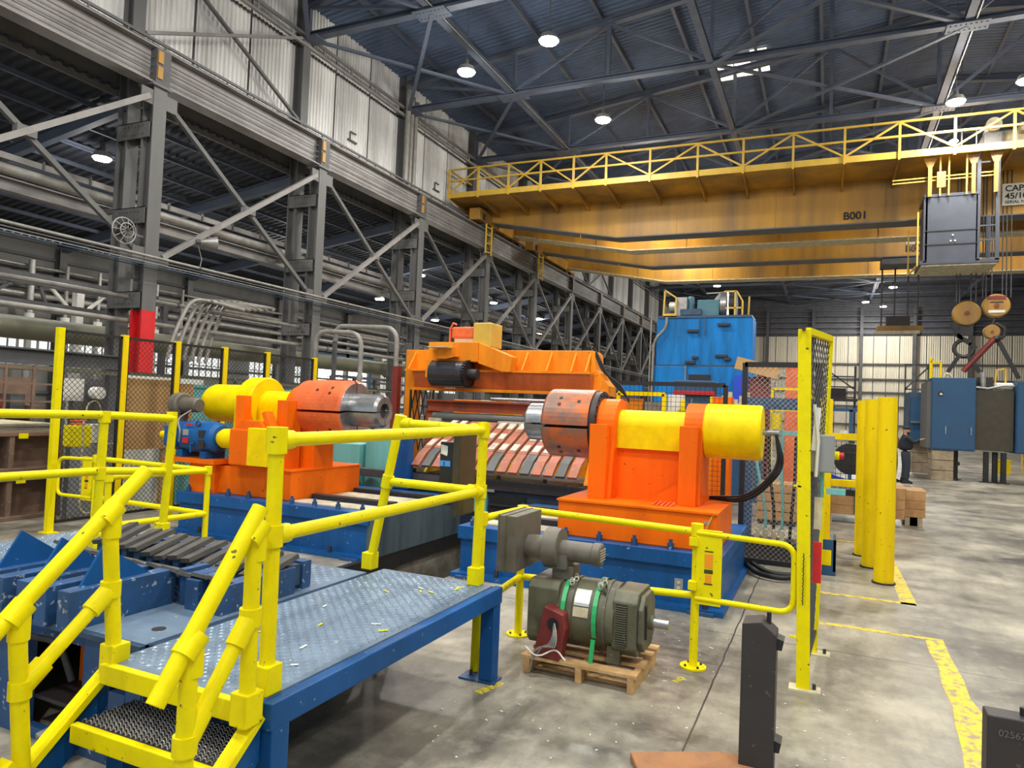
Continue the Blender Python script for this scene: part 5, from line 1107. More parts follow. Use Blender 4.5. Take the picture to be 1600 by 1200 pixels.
stuff(chainlink(MB(), (-.94, 9, .12), (-.12, 9, .12), (-.94, 9, 2.46), .06, .003).build('wire_mesh', GALV, t))
t = thing('hydraulic_stand', 'blue hydraulic stand with teal pipes behind the chain link panel', 'hydraulic unit', (-.7, 9.9, 0))
for x in (-1.02, -.22): MB().box(x, x+.12, 9.8, 9.95, 0, 1.95).build('upright', BLUC, t)
MB().box(-1.02, -.1, 9.75, 10.0, 1.95, 2.1).build('head_beam', BLUC, t); MB().box(-1.0, -.12, 9.8, 9.9, 1.62, 1.68).build('manifold', TEAL, t); MB().box(-1.02, -.1, 9.7, 10.1, .0, .25).build('skid', BLKST, t)
for k in range(5): MB().tube(round_path([(-.85+.16*k, 9.75, 1.62), (-.85+.16*k, 9.72, 1.3-.08*k), (-.7+.1*k, 9.7, .6), (-.72+.1*k, 9.7, .2)], .2), .02, 6).build('hose', RUBBER if k % 2 else TEAL, t)
part(MB().cyl((-.62, 9.8, 1.7), (-.62, 9.8, 1.9), .07, n=14).build('filter_bowl', YEL2, t), 'yellow filter bowl')
for k in range(4): MB().cyl((-.8+.1*k, 9.6, .25), (-.8+.1*k, 9.6, .42), .03, n=8).build('fitting', CREAM, t)
MB().tube(round_path([(-1.0, 9.3, .10), (-.7, 8.6, .05), (-.4, 8.5, .05), (-.1, 9.2, .06), (-.05, 9.7, .1)], .3), .03, 6).build('floor_hose', RUBBER, t); MB().tube(round_path([(-1.0, 9.2, .16), (-.6, 8.75, .04), (-.3, 8.8, .04), (-.15, 9.4, .1)], .3), .03, 6).build('floor_hose', RUBBER, t)
t = thing('tall_red_cabinet', 'orange red cabinet behind the chain link panel', 'cabinet', (-.7, 16.2, 0)); MB().box(-.86, -.5, 16.2, 16.7, 0, 2.95).build('body', MANDO, t); MB().box(-.84, -.52, 16.18, 16.2, .2, 2.2).build('door', MANDO, t); MB().box(-.58, -.55, 16.15, 16.18, 1.2, 1.4).build('handle', BLKST, t)
t = thing('red_ram', 'dark red machine head with tan tilted beam behind the mesh', 'machine', (-1.6, 17, 0)); MB().box(-1.7, -1.25, 17, 17.5, 0, 2.75).build('body', DKRED, t); part(MB().obox((-1.5, 16.9, 2.95), (.95, .3, .28), ry=.25).build('beam', CARD, t), 'tan tilted beam'); MB().box(-1.5, -1.2, 17, 17.3, 2.75, 3.1).build('head', REDP, t)
t = thing('yellow_step_rail', 'thin yellow rail before the red cabinet', 'railing', (-.9, 14.5, 0))
for a, c in (((-1.0, 14.5, 0), (-1.0, 14.5, 2.4)), ((-1.0, 14.5, 2.4), (-.3, 14.5, 2.4)), ((-1.0, 14.5, 2.0), (-.3, 14.5, 2.0)), ((-.3, 14.5, 0), (-.3, 14.5, 2.4))): MB().bar(a, c, .045).build('bar', YEL2, t)
t = thing('parts_crate', 'brown wooden crate seen through the chain link panel', 'crate', (-.8, 13.2, 0))
for k in range(4): MB().box(-1.1, -.45, 13.0, 13.03, .08+k*.16, .22+k*.16).build('plank', CRATEW, t)
MB().box(-1.08, -.47, 13.03, 13.7, .08, .7).build('body', CRATEW, t); MB().box(-1.08, -.47, 13.0, 13.7, 0, .08).build('skid', BLKST, t)
# ================================================================ OVERHEAD CRANES
def crane(name, label, ys, ylab, walkway, lettering, rot):
    X0, X1 = -15.6, 17.0; Y1, Y2 = ys
    t = thing(name, label, 'crane', (-15.2, Y1, 10.32), 'overhead travelling cranes')
    for k, y in enumerate((Y1, Y2)):
        poly = [(X0, 10.75), (-8.8, 9.57), (X1, 9.57), (X1, 11.22), (X0, 11.22)]
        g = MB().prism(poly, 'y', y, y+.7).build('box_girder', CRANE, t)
        b = MB()
        for (xa, za), (xb, zb) in zip(poly[:2], poly[1:3]): b.add([(xa, y-.1, za), (xb, y-.1, zb), (xb, y+.8, zb), (xa, y+.8, za), (xa, y-.1, za-.05), (xb, y-.1, zb-.05), (xb, y+.8, zb-.05), (xa, y+.8, za-.05)], [(0,1,2,3),(7,6,5,4),(0,4,5,1),(3,2,6,7),(0,3,7,4),(1,5,6,2)])
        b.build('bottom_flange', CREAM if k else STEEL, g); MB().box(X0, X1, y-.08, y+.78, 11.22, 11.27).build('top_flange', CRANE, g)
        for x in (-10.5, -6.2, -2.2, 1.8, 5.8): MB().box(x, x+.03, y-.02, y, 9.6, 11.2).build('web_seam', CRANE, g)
        MB().bar((X0, y+.35, 11.31), (X1, y+.35, 11.31), .07, .09).build('trolley_rail', STEELD, g)
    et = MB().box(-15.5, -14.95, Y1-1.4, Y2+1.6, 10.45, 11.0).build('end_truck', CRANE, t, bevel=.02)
    for y in (Y1-.5, Y1+.5, Y2+.2, Y2+1.2): MB().cyl((-15.35, y, 10.5), (-15.05, y, 10.5), .22, n=18).build('wheel', STEELD, et)
    MB().box(-15.6, -14.9, Y1-1.1, Y1-.9, 10.5, 10.8).build('buffer', BLKST, et)
    if walkway:
        yf = Y1-2.45
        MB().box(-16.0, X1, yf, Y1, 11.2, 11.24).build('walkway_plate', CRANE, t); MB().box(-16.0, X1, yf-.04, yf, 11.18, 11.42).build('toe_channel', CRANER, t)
        px = [-16.02, -14.55, -13.08, -11.57, -10.09, -8.67, -6.85, -4.97, -3.26, -1.48, .26, 2.02, 3.7, 5.41, 7.2, 9.0, 10.8, 12.6, 14.4]
        for i, x in enumerate(px):
            MB().bar((x, yf-.05, 11.12), (x, yf-.05, 12.5), .08).build('rail_post', CRANER, t)
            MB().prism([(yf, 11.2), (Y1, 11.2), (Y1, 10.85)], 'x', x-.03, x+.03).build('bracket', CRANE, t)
            if i+1 < len(px):
                x2 = px[i+1]; z = (11.4, 12.45) if i % 2 == 0 else (12.45, 11.4)
                MB().bar((x, yf-.05, z[0]), (x2, yf-.05, z[1]), .06).build('rail_diagonal', CRANER, t)
                if i == 2: MB().bar((x, yf-.05, z[1]), (x2, yf-.05, z[0]), .06).build('rail_diagonal', CRANER, t)
        for z, nm in ((12.47, 'top_rail'), (11.95, 'mid_rail')): MB().bar((-16.02, yf-.05, z), (X1, yf-.05, z), .07).build(nm, CRANER, t)
        MB().bar((-16.02, yf-.05, 12.47), (-16.02, Y1, 12.47), .07).build('top_rail', CRANER, t)
    for s, size, x, y, z in lettering: text('lettering', s, size, (x, y, z), (math.pi/2, 0, 0), INK, t, .006, bold=.02)
    t.rotation_euler[2] = rot
    return t
c1 = crane('bridge_crane', 'nearest yellow bridge crane with railed walkway across the hall', (30.1, 32.7), '', True, [('B001', .42, .33, 30.08, 9.74)], .018)
c2 = crane('bridge_crane', 'second yellow bridge crane behind the railed one', (36.6, 41.0), '', False, [('B002', .42, 3.05, 36.58, 9.75)], .018)
# capacity sign on the near girder
sg = thing('capacity_sign', 'white crane capacity sign cut by the right picture edge', 'sign', (7.3, 30.4, 9.88))
MB().box(5.58, 9.2, 30.38, 30.41, 9.88, 10.68).build('board', SIGNW, sg)
for s, size, z in (('CAPACITY', .30, 10.40), ('45/10 TON', .30, 10.12), ('SERIAL NO', .15, 9.95)): text('lettering', s, size, (5.66, 30.375, z), (math.pi/2, 0, 0), INK, sg, .004, bold=.02)
sg2 = thing('serial_sign', 'small pale serial sign on the second crane girder', 'sign', (3.2, 36, 9.8)); MB().box(3.08, 4.5, 36.87, 36.9, 10.1, 10.3).build('board', SIGNW, sg2); text('lettering', 'SERIAL NO', .15, (3.12, 36.865, 10.15), (math.pi/2, 0, 0), INK, sg2, .003)
# operator cab hung under the walkway
cab = thing('operator_cab', 'grey operator cab hanging under the near crane walkway', 'crane cab', (4, 29, 7.4))
MB().box(2.78, 5.15, 28.3, 29.95, 7.42, 7.56).build('floor_frame', GREYBOX, cab, bevel=.01); part(MB().box(2.85, 5.1, 28.35, 29.9, 7.36, 7.43).build('under_plate', CREAM, cab), 'worn pale underside')
fr = MB().box(2.95, 4.5, 28.3, 28.36, 7.56, 9.82).build('front_wall', GREYBOX, cab)
for z in (8.1, 8.58): MB().box(2.93, 4.52, 28.28, 28.31, z, z+.03).build('seam', BLKST, fr)
for x, z in ((3.78, 8.42), (3.72, 8.22), (3.85, 8.22)): MB().cyl((x, 28.3, z), (x, 28.27, z), .03, n=10).build('lamp_stud', WHITE, fr)
MB().box(2.95, 3.0, 28.3, 29.9, 7.56, 9.6).build('side_wall', GREYBOX, cab); MB().box(2.9, 4.55, 28.28, 29.9, 9.8, 9.9).build('roof', GREYBOX, cab)
for x, zt in ((5.08, 11.2), (4.52, 11.2), (2.95, 9.8)): MB().box(x-.06, x+.06, 28.3, 28.42, 7.5, zt).build('corner_post', GREYBOX, cab)
MB().box(5.0, 5.15, 29.8, 29.92, 7.5, 9.4).build('corner_post', GREYBOX, cab)
for z in (8.2, 8.7, 10.9): MB().bar((4.5, 28.34, z), (5.1, 28.34, z), .05).build('guard_bar', GREYBOX, cab)
for a, c in (((2.72, 28.3, 7.4), (2.72, 28.3, 9.3)), ((2.72, 28.3, 8.3), (2.72, 29.6, 8.3)), ((2.72, 28.3, 7.4), (2.55, 29.6, 7.3)), ((2.55, 29.6, 7.3), (2.55, 29.6, 9.0))): MB().bar(a, c, .05).build('ladder_rail', CRANER, cab)
for x in (3.05, 4.35, 5.0):
    MB().bar((x, 28.25, 9.8), (x, 28.25, 11.2), .12).build('hanger', CRANE, cab); MB().prism([(x-.22, 11.2), (x+.22, 11.2), (x+.08, 10.85), (x-.08, 10.85)], 'y', 28.2, 28.3).build('hanger_gusset', CRANE, cab)
part(MB().box(3.26, 3.52, 28.18, 28.28, 10.1, 10.65).build('junction_box', CRANER, cab), 'tan junction box'); 
for x in (3.36, 3.62, 4.15): MB().bar((x, 28.22, 9.8), (x, 28.22, 11.2), .05).build('conduit', CRANER, cab)
for z in (10.4, 10.52): MB().bar((1.9, 28.4, z), (5.0, 28.4, z+.05), .04).build('pipe', CRANER, cab)
# trolley and hoist on top of the girders
tr = thing('crane_trolley', 'pale hoist trolley on top of the near crane at the right edge', 'hoist', (7, 31, 11.3))
MB().box(4.1, 10, 30.3, 33.3, 11.36, 11.6).build('frame', CRANE, tr); MB().box(4.0, 10, 30.2, 30.3, 11.5, 11.85).build('edge_beam', CRANE, tr); part(MB().lathe((5.0, 30.6, 12.3), (9, 30.6, 12.3), [(0, 0), (0, .42), (3.5, .42), (3.5, 0)], 28).build('rope_drum', CREAM, tr), 'pale rope drum')
MB().box(4.9, 5.5, 29.9, 31.2, 11.6, 12.5).build('gear_case', GALV, tr, bevel=.05); MB().cyl((5.2, 29.85, 12.75), (5.2, 30.3, 12.75), .25, n=20).build('brake', CREAM, tr); MB().box(6.0, 8.6, 29.8, 31.0, 12.4, 12.7).build('cover', CREAM, tr); MB().box(7.0, 9, 30, 31, 12.7, 13.1).build('motor', CREAM, tr, bevel=.05)
for x in (4.15, 4.6): MB().bar((x, 29.45, 11.6), (x, 29.45, 12.5), .04).build('handrail', GALV, tr)
t = thing('walkway_motor', 'bright blue motor on the crane walkway', 'motor', (3.4, 28.9, 11.25)); MB().cyl((3.15, 28.7, 11.5), (3.55, 28.7, 11.5), .16, n=18).build('body', BLUEP, t); MB().box(3.1, 3.6, 28.55, 28.85, 11.26, 11.36).build('foot', BLUEP, t); MB().box(2.3, 3.1, 28.6, 28.8, 11.4, 11.56).build('drive_shaft', GALV, t); MB().box(2.2, 2.45, 28.55, 28.9, 11.26, 11.6).build('gear_case', BLKST, t)
for z in (10.95,):
    t = thing('cab_lamp', 'small floodlight on the crane walkway by the blue motor', 'lamp', (3.75, 28.3, 11.5)); MB().cyl((3.75, 28.3, 11.72), (3.75, 28.3, 11.82), .16, .05, 14).build('shade', GALV, t); MB().bar((3.75, 28.3, 11.25), (3.75, 28.3, 11.75), .03).build('stem', GALV, t); part(MB().cyl((3.75, 28.3, 11.70), (3.75, 28.3, 11.72), .13, n=14).build('lens', GLOW, t), 'glowing lens')
# ropes and hook blocks
def ropes(label, xs, y, z0, z1):
    t = thing('hoist_rope', label, 'rope', (sum(xs)/len(xs), y, z0), 'hoist ropes')
    for x in xs: MB().cyl((x, y, z0), (x, y+.15, z1), .02, n=6).build('strand', STEELD, t)
ropes('group of hoist ropes above the left hook block', (4.15, 4.25, 4.6, 4.75), 29.9, 6.3, 11.4); ropes('group of hoist ropes above the right hook block', (5.02, 5.12, 5.3, 5.62, 5.74, 5.88), 30.3, 6.5, 11.4)
def block(label, x, y, z, r, sign):
    t = thing('hook_block', label, 'hook block', (x, y, z-r), 'hook blocks')
    MB().lathe((x, y-.16, z), (x, y+.2, z), [(0, 0), (0, r*.9), (.03, r), (.28, r), (.31, r*.9), (.31, 0)], 30).build('cheek_disc', CRANE, t); MB().cyl((x, y-.2, z), (x, y-.15, z), r*.18, n=14).build('axle_cap', RUST, t)
    if sign: part(MB().box(x-.25, x+.25, y-.175, y-.165, z-r*.62, z-r*.4).build('plate', SIGNW, t), 'white plate'); MB().box(x-.2, x+.2, y-.175, y-.165, z+r*.25, z+r*.32).build('stencil', INK, t); MB().box(x-.28, x+.28, y-.175, y-.165, z+r*.5, z+r*.8).build('stencil', DKRED, t)
    return t
t = block('left big round yellow hook block, darker', 4.45, 29.8, 5.87, .44, False); MB().prism([(4.2, 5.6), (4.7, 5.6), (4.62, 5.1), (4.28, 5.1)], 'y', 29.75, 29.95).build('yoke', BLKST, t)
block('right big round yellow hook block with white plate', 5.34, 29.8, 6.13, .42, True)
t = block('small yellow sheave hanging below the big blocks', 5.22, 29.8, 5.2, .25, False); MB().tube([(5.35, 29.8, 5.5), (5.6, 29.8, 5.35), (5.62, 29.8, 5.1), (5.5, 29.8, 4.95)], .06, 8).build('hook', BLKST, t)
MB().bar((5.22, 29.8, 5.4), (5.34, 29.8, 5.72), .05).build('link', BLKST, t)
t = thing('lifting_tongs', 'black lifting tongs with a round yoke hanging from the left block', 'tongs', (4.4, 29.7, 3.6)); MB().tube(arc((4.38, 29.7, 4.6), (1,0,0), (0,0,1), .30, 0, 6.28, 20), .07, 8).build('ring', BLKST, t)
for a, c in (((4.25, 29.7, 4.35), (3.9, 29.7, 3.75)), ((4.5, 29.7, 4.35), (4.88, 29.7, 3.75)), ((4.15, 29.7, 5.1), (4.6, 29.7, 4.75)), ((4.0, 29.7, 5.55), (4.3, 29.7, 4.9)), ((4.55, 29.7, 4.8), (4.75, 29.7, 4.6))): MB().bar(a, c, .13).build('arm', BLACK, t)
t = thing('lifting_sling', 'dark red sling hanging slanted from the small sheave', 'sling', (4.9, 29.7, 3.7)); MB().cyl((5.30, 29.7, 4.95), (4.38, 29.7, 3.78), .10, n=10).build('sling', DKRED, t); MB().cyl((5.38, 29.75, 5.0), (5.3, 29.7, 4.9), .14, n=10).build('eye', BLACK, t)
t = thing('lifting_bar', 'black lifting arm slanting right from the small sheave', 'sling', (5.6, 29.7, 3.6)); MB().bar((5.4, 29.75, 4.95), (6.05, 29.75, 3.55), .12).build('leg', BLACK, t); MB().bar((5.42, 29.75, 4.9), (5.35, 29.75, 5.15), .14).build('shackle', BLKST, t)
# hanging platform of the second crane
t = thing('hanging_platform', 'small yellow platform with dark frame hanging from the second crane', 'crane cab', (2.95, 38, 6)); MB().box(2.0, 3.9, 37.4, 38.6, 6.2, 6.38).build('floor', CRANE, t); MB().box(1.9, 3.75, 37.2, 37.4, 5.98, 6.12).build('edge_beam', CREAM, t)
for x in (2.2, 2.75, 3.3, 3.72): MB().bar((x, 38, 6.3), (x, 38, 9.3), .07).build('hanger', STEELD, t)
for z in (7.0, 7.6, 8.2): MB().bar((2.2, 38, z), (3.72, 38, z), .04).build('rung', STEELD, t)
MB().box(2.4, 3.4, 37.8, 38.3, 6.38, 6.9).build('equipment', BLKST, t); MB().box(2.1, 3.9, 36.9, 38.3, 9.2, 9.56).build('top_plate', STEELD, t)
# ladders from the runway to the cranes
for k, (y, lab) in enumerate(((29.6, 'yellow ladder on the runway side below the near crane'), (36.2, 'yellow ladder on the runway side below the second crane'))):
    t = thing('access_ladder', lab, 'ladder', (-14.85, y, 9.0), 'runway ladders'); x = -14.88
    for yy in (y-.25, y+.35): MB().bar((x, yy, 9.0), (x, yy, 10.4), .06).build('stile', CRANER, t)
    for z in (9.1, 9.5, 9.9, 10.25): MB().bar((x, y-.25, z), (x, y+.35, z), .05).build('rung', CRANER, t)
# ================================================================ RIGHT SIDE
def bollard(label, x, y, h, r=.105):
    t = thing('bollard', label, 'bollard', (x, y, 0), 'tall yellow bollards'); MB().cyl((x, y, 0.01), (x, y, h), r, n=28).build('pipe', YELPOST, t); MB().cyl((x, y, 0), (x, y, .02), r+.02, n=28).build('floor_ring', BLKST, t)
bollard('nearest thick yellow bollard at the corner of the floor marking', .62, 9.2, 2.13); bollard('middle yellow bollard half hidden behind the nearest one', .53, 10.1, 2.13); bollard('farthest yellow bollard in the row of three', .47, 10.9, 2.13)
t = thing('square_guard_post', 'square yellow post right of the edge on mesh fence', 'post', (-.05, 11.8, 0)); MB().box(-.16, .06, 11.7, 11.92, .0, 2.16).build('shaft', YELPOST, t, bevel=.01); MB().box(-.2, .1, 11.66, 11.96, 0, .02).build('foot_plate', YELPOST, t)
for z, lab in ((1.6, 'upper yellow guard beam from square post to bollards'), (.9, 'lower yellow guard beam from square post to bollards')):
    t = thing('guard_beam', lab, 'beam', (.25, 11.8, z), 'guard beams'); MB().box(.06, .62, 11.74, 11.86, z-.05, z+.05).build('beam', YELPOST, t); MB().box(.50, .62, 11.72, 11.88, 0, z-.05).build('leg', YELPOST, t) if z < 1 else MB().box(.56, .62, 11.70, 11.90, z-.08, z+.08).build('end_plate', YELPOST, t)
t = thing('mesh_basket', 'wire mesh basket with dark reel behind the guard beams', 'basket', (.4, 13, 0)); 
for x in (.05, .75): MB().bar((x, 12.9, 0), (x, 12.9, 1.5), .04).build('post', BLACK, t)
w = MB()
for k in range(10): w.cyl((.05+k*.078, 12.9, .7), (.05+k*.078, 12.9, 1.5), .005, n=3, cap=False); w.cyl((.05, 12.9, .7+k*.088), (.75, 12.9, .7+k*.088), .005, n=3, cap=False)
stuff(w.build('wire_grid', BLACK, t)); part(MB().cyl((.35, 13.1, 1.2), (.35, 13.4, 1.2), .26, n=24).build('reel', BLACK, t), 'black reel'); MB().box(.05, .75, 12.95, 13.5, .6, .7).build('tray', BLACK, t); part(MB().obox((.15, 13.0, .84), (.2, .15, .14), ry=.3).build('rag', BLUEP, t), 'blue rag'); part(MB().box(.62, .8, 13.2, 13.4, .8, 1.5).build('white_can', WHITE, t), 'white canister')
def crate(label, x0, x1, y0, y1, z0, z1, n):
    t = thing('wooden_crate', label, 'crate', ((x0+x1)/2, (y0+y1)/2, 0), 'long crates')
    h = (z1-z0)/n
    for k in range(n):
        MB().box(x0, x1, y0, y0+.025, z0+k*h+.006, z0+(k+1)*h).build('plank', CRATEW, t); MB().box(x1-.025, x1, y0+.03, y1, z0+k*h+.006, z0+(k+1)*h).build('plank', CRATEW, t)
    MB().box(x0+.02, x1-.03, y0+.03, y1, z0, z1-.02).build('core', CRATEW, t)
    for k in range(4): MB().box(x0-.02, x1+.02, y0+(y1-y0)*k/4, y0+(y1-y0)*(k+.92)/4, z1, z1+.03).build('lid_board', CRATEW, t)
    for x in ((x0+.2, x1-.25) if x1-x0 > 1 else ()): MB().box(x, x+.12, y0-.03, y0, z0, z1).build('batten', CRATEW, t)
    for x in ((x0+.2, x1-.4) if x1-x0 > 1 else (x0+.02, x1-.24)): MB().box(x, x+.2, y0, y1, 0, z0).build('skid', TIMBER, t)
    if x1-x0 > 1: part(MB().box(x0+.75, x0+.86, y0-.006, y0, z0+.03, z1-.06).build('stencil_mark', STEELD, t), 'grey stencil mark')
crate('long wooden crate on the floor behind the bollards', -.3, 1.25, 14.1, 15.0, .15, .66, 3); crate('short wooden crate end right of the bollards', 1.28, 1.62, 14.6, 15.4, .15, .60, 3)
t = thing('blue_drip_box', 'low blue box with yellow front at the foot of the fence', 'box', (.05, 9.4, 0)); MB().box(-.08, .12, 9.25, 9.75, 0, .05).build('base', BLUC, t); MB().box(-.08, .12, 9.25, 9.29, .05, .42).build('front', BLUC, t); MB().box(.09, .12, 9.25, 9.75, .05, .42).build('side', BLUC, t); part(MB().box(-.05, .07, 9.245, 9.25, .12, .3).build('yellow_face', YEL2, t), 'yellow patch')
# work tables and small things before the end wall
t = thing('blue_trestle', 'blue trestle bench with red can before the far wall', 'bench', (.3, 19, 0)); 
for x in (-.1, .5, 1.1): MB().bar((x, 19, 0), (x, 19, 2.1), .08).build('leg', BLUC, t)
MB().box(-.3, 1.3, 18.8, 19.4, 1.35, 1.42).build('top', BLUC, t); MB().bar((-.1, 19, 2.1), (1.1, 19, 2.1), .08).build('top_bar', BLUC, t); part(MB().cyl((-.05, 18.9, 1.42), (-.05, 18.9, 1.75), .1, n=14).build('red_can', REDP, t), 'red can'); part(MB().cyl((.85, 18.8, 1.72), (.85, 19, 1.72), .18, n=18).build('blue_reel', BLUEP, t), 'blue reel'); MB().cyl((.35, 18.9, 1.42), (.35, 18.9, 1.6), .1, n=12).build('white_jug', WHITE, t)
t = thing('wall_platform', 'dark steel platform with rails against the far wall', 'platform', (1, 60, 0)); 
for x in (-.6, 1.8): MB().bar((x, 60, 0), (x, 60, 6.0), .16).build('post', STEELD, t)
for z in (3.6, 4.4, 5.2): MB().bar((-.6, 60, z), (1.8, 60, z), .1).build('rail', STEELD, t)
MB().box(-.8, 2.0, 59.5, 61, 3.3, 3.5).build('deck', STEELD, t); MB().bar((-.6, 60, 6), (1.8, 60, 4.2), .1).build('brace', STEELD, t); MB().box(0, 1.2, 60, 60.6, 3.5, 4.3).build('machine', BLKST, t)
# blue cabinets raised on timber
def cabinet(label, x0, x1, y0, y1, z0, z1, m, group, door=True):
    t = thing('electrical_cabinet', label, 'cabinet', ((x0+x1)/2, (y0+y1)/2, z0), group); MB().box(x0, x1, y0, y1, z0, z1).build('body', m, t, bevel=.01)
    if door:
        d = MB().box(x0+.03, x1-.03, y0-.03, y0, z0+.05, z1-.05).build('door', m, t)
        for x in (x0+(x1-x0)*.32, x1-.14): MB().box(x, x+.03, y0-.07, y0-.03, z0+(z1-z0)*.22, z0+(z1-z0)*.33).build('door_handle', BARE, d)
    return t
t = cabinet('big blue cabinet with white round mark raised on timber blocks', 3.1, 4.35, 27.0, 28.8, 1.0, 3.38, BLUC, 'raised cabinets'); part(MB().cyl((3.36, 26.97, 2.85), (3.36, 26.94, 2.85), .08, n=14).build('round_mark', BLACK, t), 'dark round mark'); part(MB().prism([(3.32, 2.81), (3.42, 2.81), (3.38, 2.88), (3.33, 2.87)], 'y', 26.93, 26.945).build('white_sticker', WHITE, t), 'white sticker')
MB().box(2.98, 3.1, 27.05, 28.8, 1.05, 3.25).build('side_frame', STEEL, t)
cabinet('dark brown open cabinet between the two blue ones', 4.37, 5.42, 27.2, 28.8, 1.05, 3.02, BROWN, 'raised cabinets', False); cabinet('right blue cabinet cut by the picture edge', 5.45, 7.2, 27.0, 28.8, 1.0, 3.3, BLUC, 'raised cabinets')
t = cabinet('dark blue cabinet farther back left of the big one', 2.74, 3.6, 30.2, 31.8, 1.1, 3.0, BLUD, 'raised cabinets', False); MB().box(2.80, 3.2, 30.15, 30.2, 1.15, 2.7).build('door', BLUC, t); MB().box(2.8, 3.4, 30.05, 30.15, 1.85, 1.92).build('latch_bar', BARE, t)
for x, y, lab in ((3.15, 27.05, 'nearer stack of timber blocks under the big blue cabinet'), (2.92, 30.8, 'farther stack of timber blocks under the dark blue cabinet')):
    t = thing('timber_cribbing', lab, 'timber stack', (x+.3, y+.3, 0), 'timber cribbing')
    for k in range(3):
        zt = (1.0 if y < 30 else 1.1)/3
        MB().box(x, x+.62, y, y+.5, k*zt, (k+1)*zt-.015).build('block', TIMBER, t, bevel=.01); MB().box(x, x+.62, y+.55, y+1.0, k*zt, (k+1)*zt-.015).build('block', TIMBER, t)
for k, (x, y) in enumerate(((3.95, 28.0), (4.72, 27.4), (5.0, 27.6), (5.18, 27.3))):
    t = thing('jack_stand', '%s black steel stand from the left under the raised cabinets' % ORD[k], 'stand', (x, y, 0), 'black stands'); MB().ibeam((x, y, .03), (x, y, 1.0), .14, .14, .02, up=(0,1,0)).build('column', BLACK, t); MB().box(x-.16, x+.16, y-.1, y+.1, 0, .03).build('foot', BLACK, t)
t = thing('cabinet_piping', 'bent grey pipes and white sack on top of the raised cabinets', 'pipes', (4.9, 27.6, 3.0)); MB().tube([(4.37, 27.2, 3.1), (4.7, 27.2, 3.06), (5.1, 27.2, 3.16), (5.42, 27.2, 3.16)], .035, 8).build('pipe', GALV, t); MB().obox((5.18, 27.5, 3.16), (.5, .4, .22)).build('sack', WHITE, t, bevel=.06); MB().box(4.5, 4.9, 27.5, 28, 3.02, 3.45).build('valve_block', BLKST, t); MB().cyl((4.6, 27.4, 3.1), (4.6, 27.4, 3.6), .08, n=12).build('valve', GALV, t)
for a, c in (((4.95, 27.6, 3.05), (5.0, 27.6, 3.7)), ((5.0, 27.6, 3.7), (5.25, 27.6, 3.75)), ((5.25, 27.6, 3.75), (5.25, 27.6, 3.15))): MB().bar(a, c, .05).build('yellow_rail', CRANER, t)
t = thing('cabinet_guard_rail', 'yellow pipe frame on the left of the big cabinet roof', 'railing', (3.15, 27.6, 3.38))
for a, c in (((3.12, 27.6, 3.38), (3.12, 27.6, 4.05)), ((3.2, 28.0, 3.38), (3.2, 28.0, 4.05)), ((3.42, 27.6, 3.38), (3.42, 27.6, 3.95)), ((3.12, 27.6, 3.95), (3.42, 27.6, 3.95)), ((3.12, 27.6, 4.05), (3.2, 28.0, 4.05))): MB().bar(a, c, .06).build('bar', YEL2, t)
MB().tube([(3.5, 27.5, 3.38), (3.55, 27.5, 3.55), (3.68, 27.5, 3.52), (3.74, 27.5, 3.38)], .04, 8).build('hose', CREAM, t)
t = thing('back_stair_rail', 'dark stair railing behind the dark blue cabinet', 'railing', (2.9, 32.5, 0))
for a, c in (((2.8, 32.5, 0), (2.8, 32.5, 4.2)), ((3.6, 32.5, 0), (3.6, 32.5, 4.2)), ((2.8, 32.5, 4.2), (3.6, 32.5, 4.2)), ((2.8, 32.5, 3.2), (3.6, 32.5, 4.1)), ((2.8, 32.5, 3.2), (3.6, 32.5, 3.2))): MB().bar(a, c, .06).build('bar', STEELD, t)
t = thing('yellow_bin', 'small yellow bin on the far floor under the cabinets', 'bin', (6.3, 33, 0)); MB().box(6.1, 6.5, 33, 33.4, 0, .5).build('body', YEL2, t); MB().box(6.08, 6.52, 32.98, 33.42, .5, .54).build('rim', YEL2, t)
t = thing('step_ladder', 'leaning yellow step ladder at the far right', 'ladder', (7.2, 33, 0))
for x in (6.85, 7.3): MB().bar((x, 33, 0), (x+.08, 33.3, 1.5), .05).build('stile', CRANER, t)
for z in (.3, .6, .9, 1.2): MB().bar((6.87+.05*z, 33+.2*z, z), (7.32+.05*z, 33+.2*z, z), .04).build('rung', CRANER, t)
t = thing('blue_machine_base', 'low blue machine frame on the far floor', 'machine', (4.5, 38, 0)); MB().box(3.6, 5.4, 37.8, 38.6, .15, .55).build('body', BLUC, t); MB().box(3.5, 5.5, 37.7, 38.7, 0, .15).build('skid', BLKST, t); MB().box(3.8, 4.4, 37.9, 38.4, .55, .8).build('cover', BLUC, t)
# ---------------------------------------------------------------- floor markings
def marking(label, polys):
    b = MB()
    for p in polys: b.prism(p, 'z', .0005, .002)
    tag(b.build('floor_marking', YELF), label, 'floor marking', 'yellow floor lines')
YELF = mat('floor_line_yellow', (226, 196, 40), 0.6, dirt=(140, 130, 110), amt=0.9, scale=14, lo=0.46, hi=0.6, chips=(150, 146, 134), chipamt=0.25)
marking('nearer thin yellow floor line ending in the thick worn stripe', [[(-.1, 7.04), (.94, 7.04), (.94, 7.12), (-.1, 7.12)]])
pl = [(.80, 7.04), (.94, 7.04), (.93, 6.6), (.94, 6.1), (.92, 5.7), (.97, 5.3), (.93, 5.05), (.90, 4.9), (.87, 4.75), (.86, 4.4), (.84, 3.9), (.70, 3.9), (.71, 4.5), (.74, 4.8), (.76, 5.2), (.79, 5.5), (.78, 5.9), (.81, 6.3), (.79, 6.7)]
marking('thick worn yellow stripe running towards the camera at right', [pl])
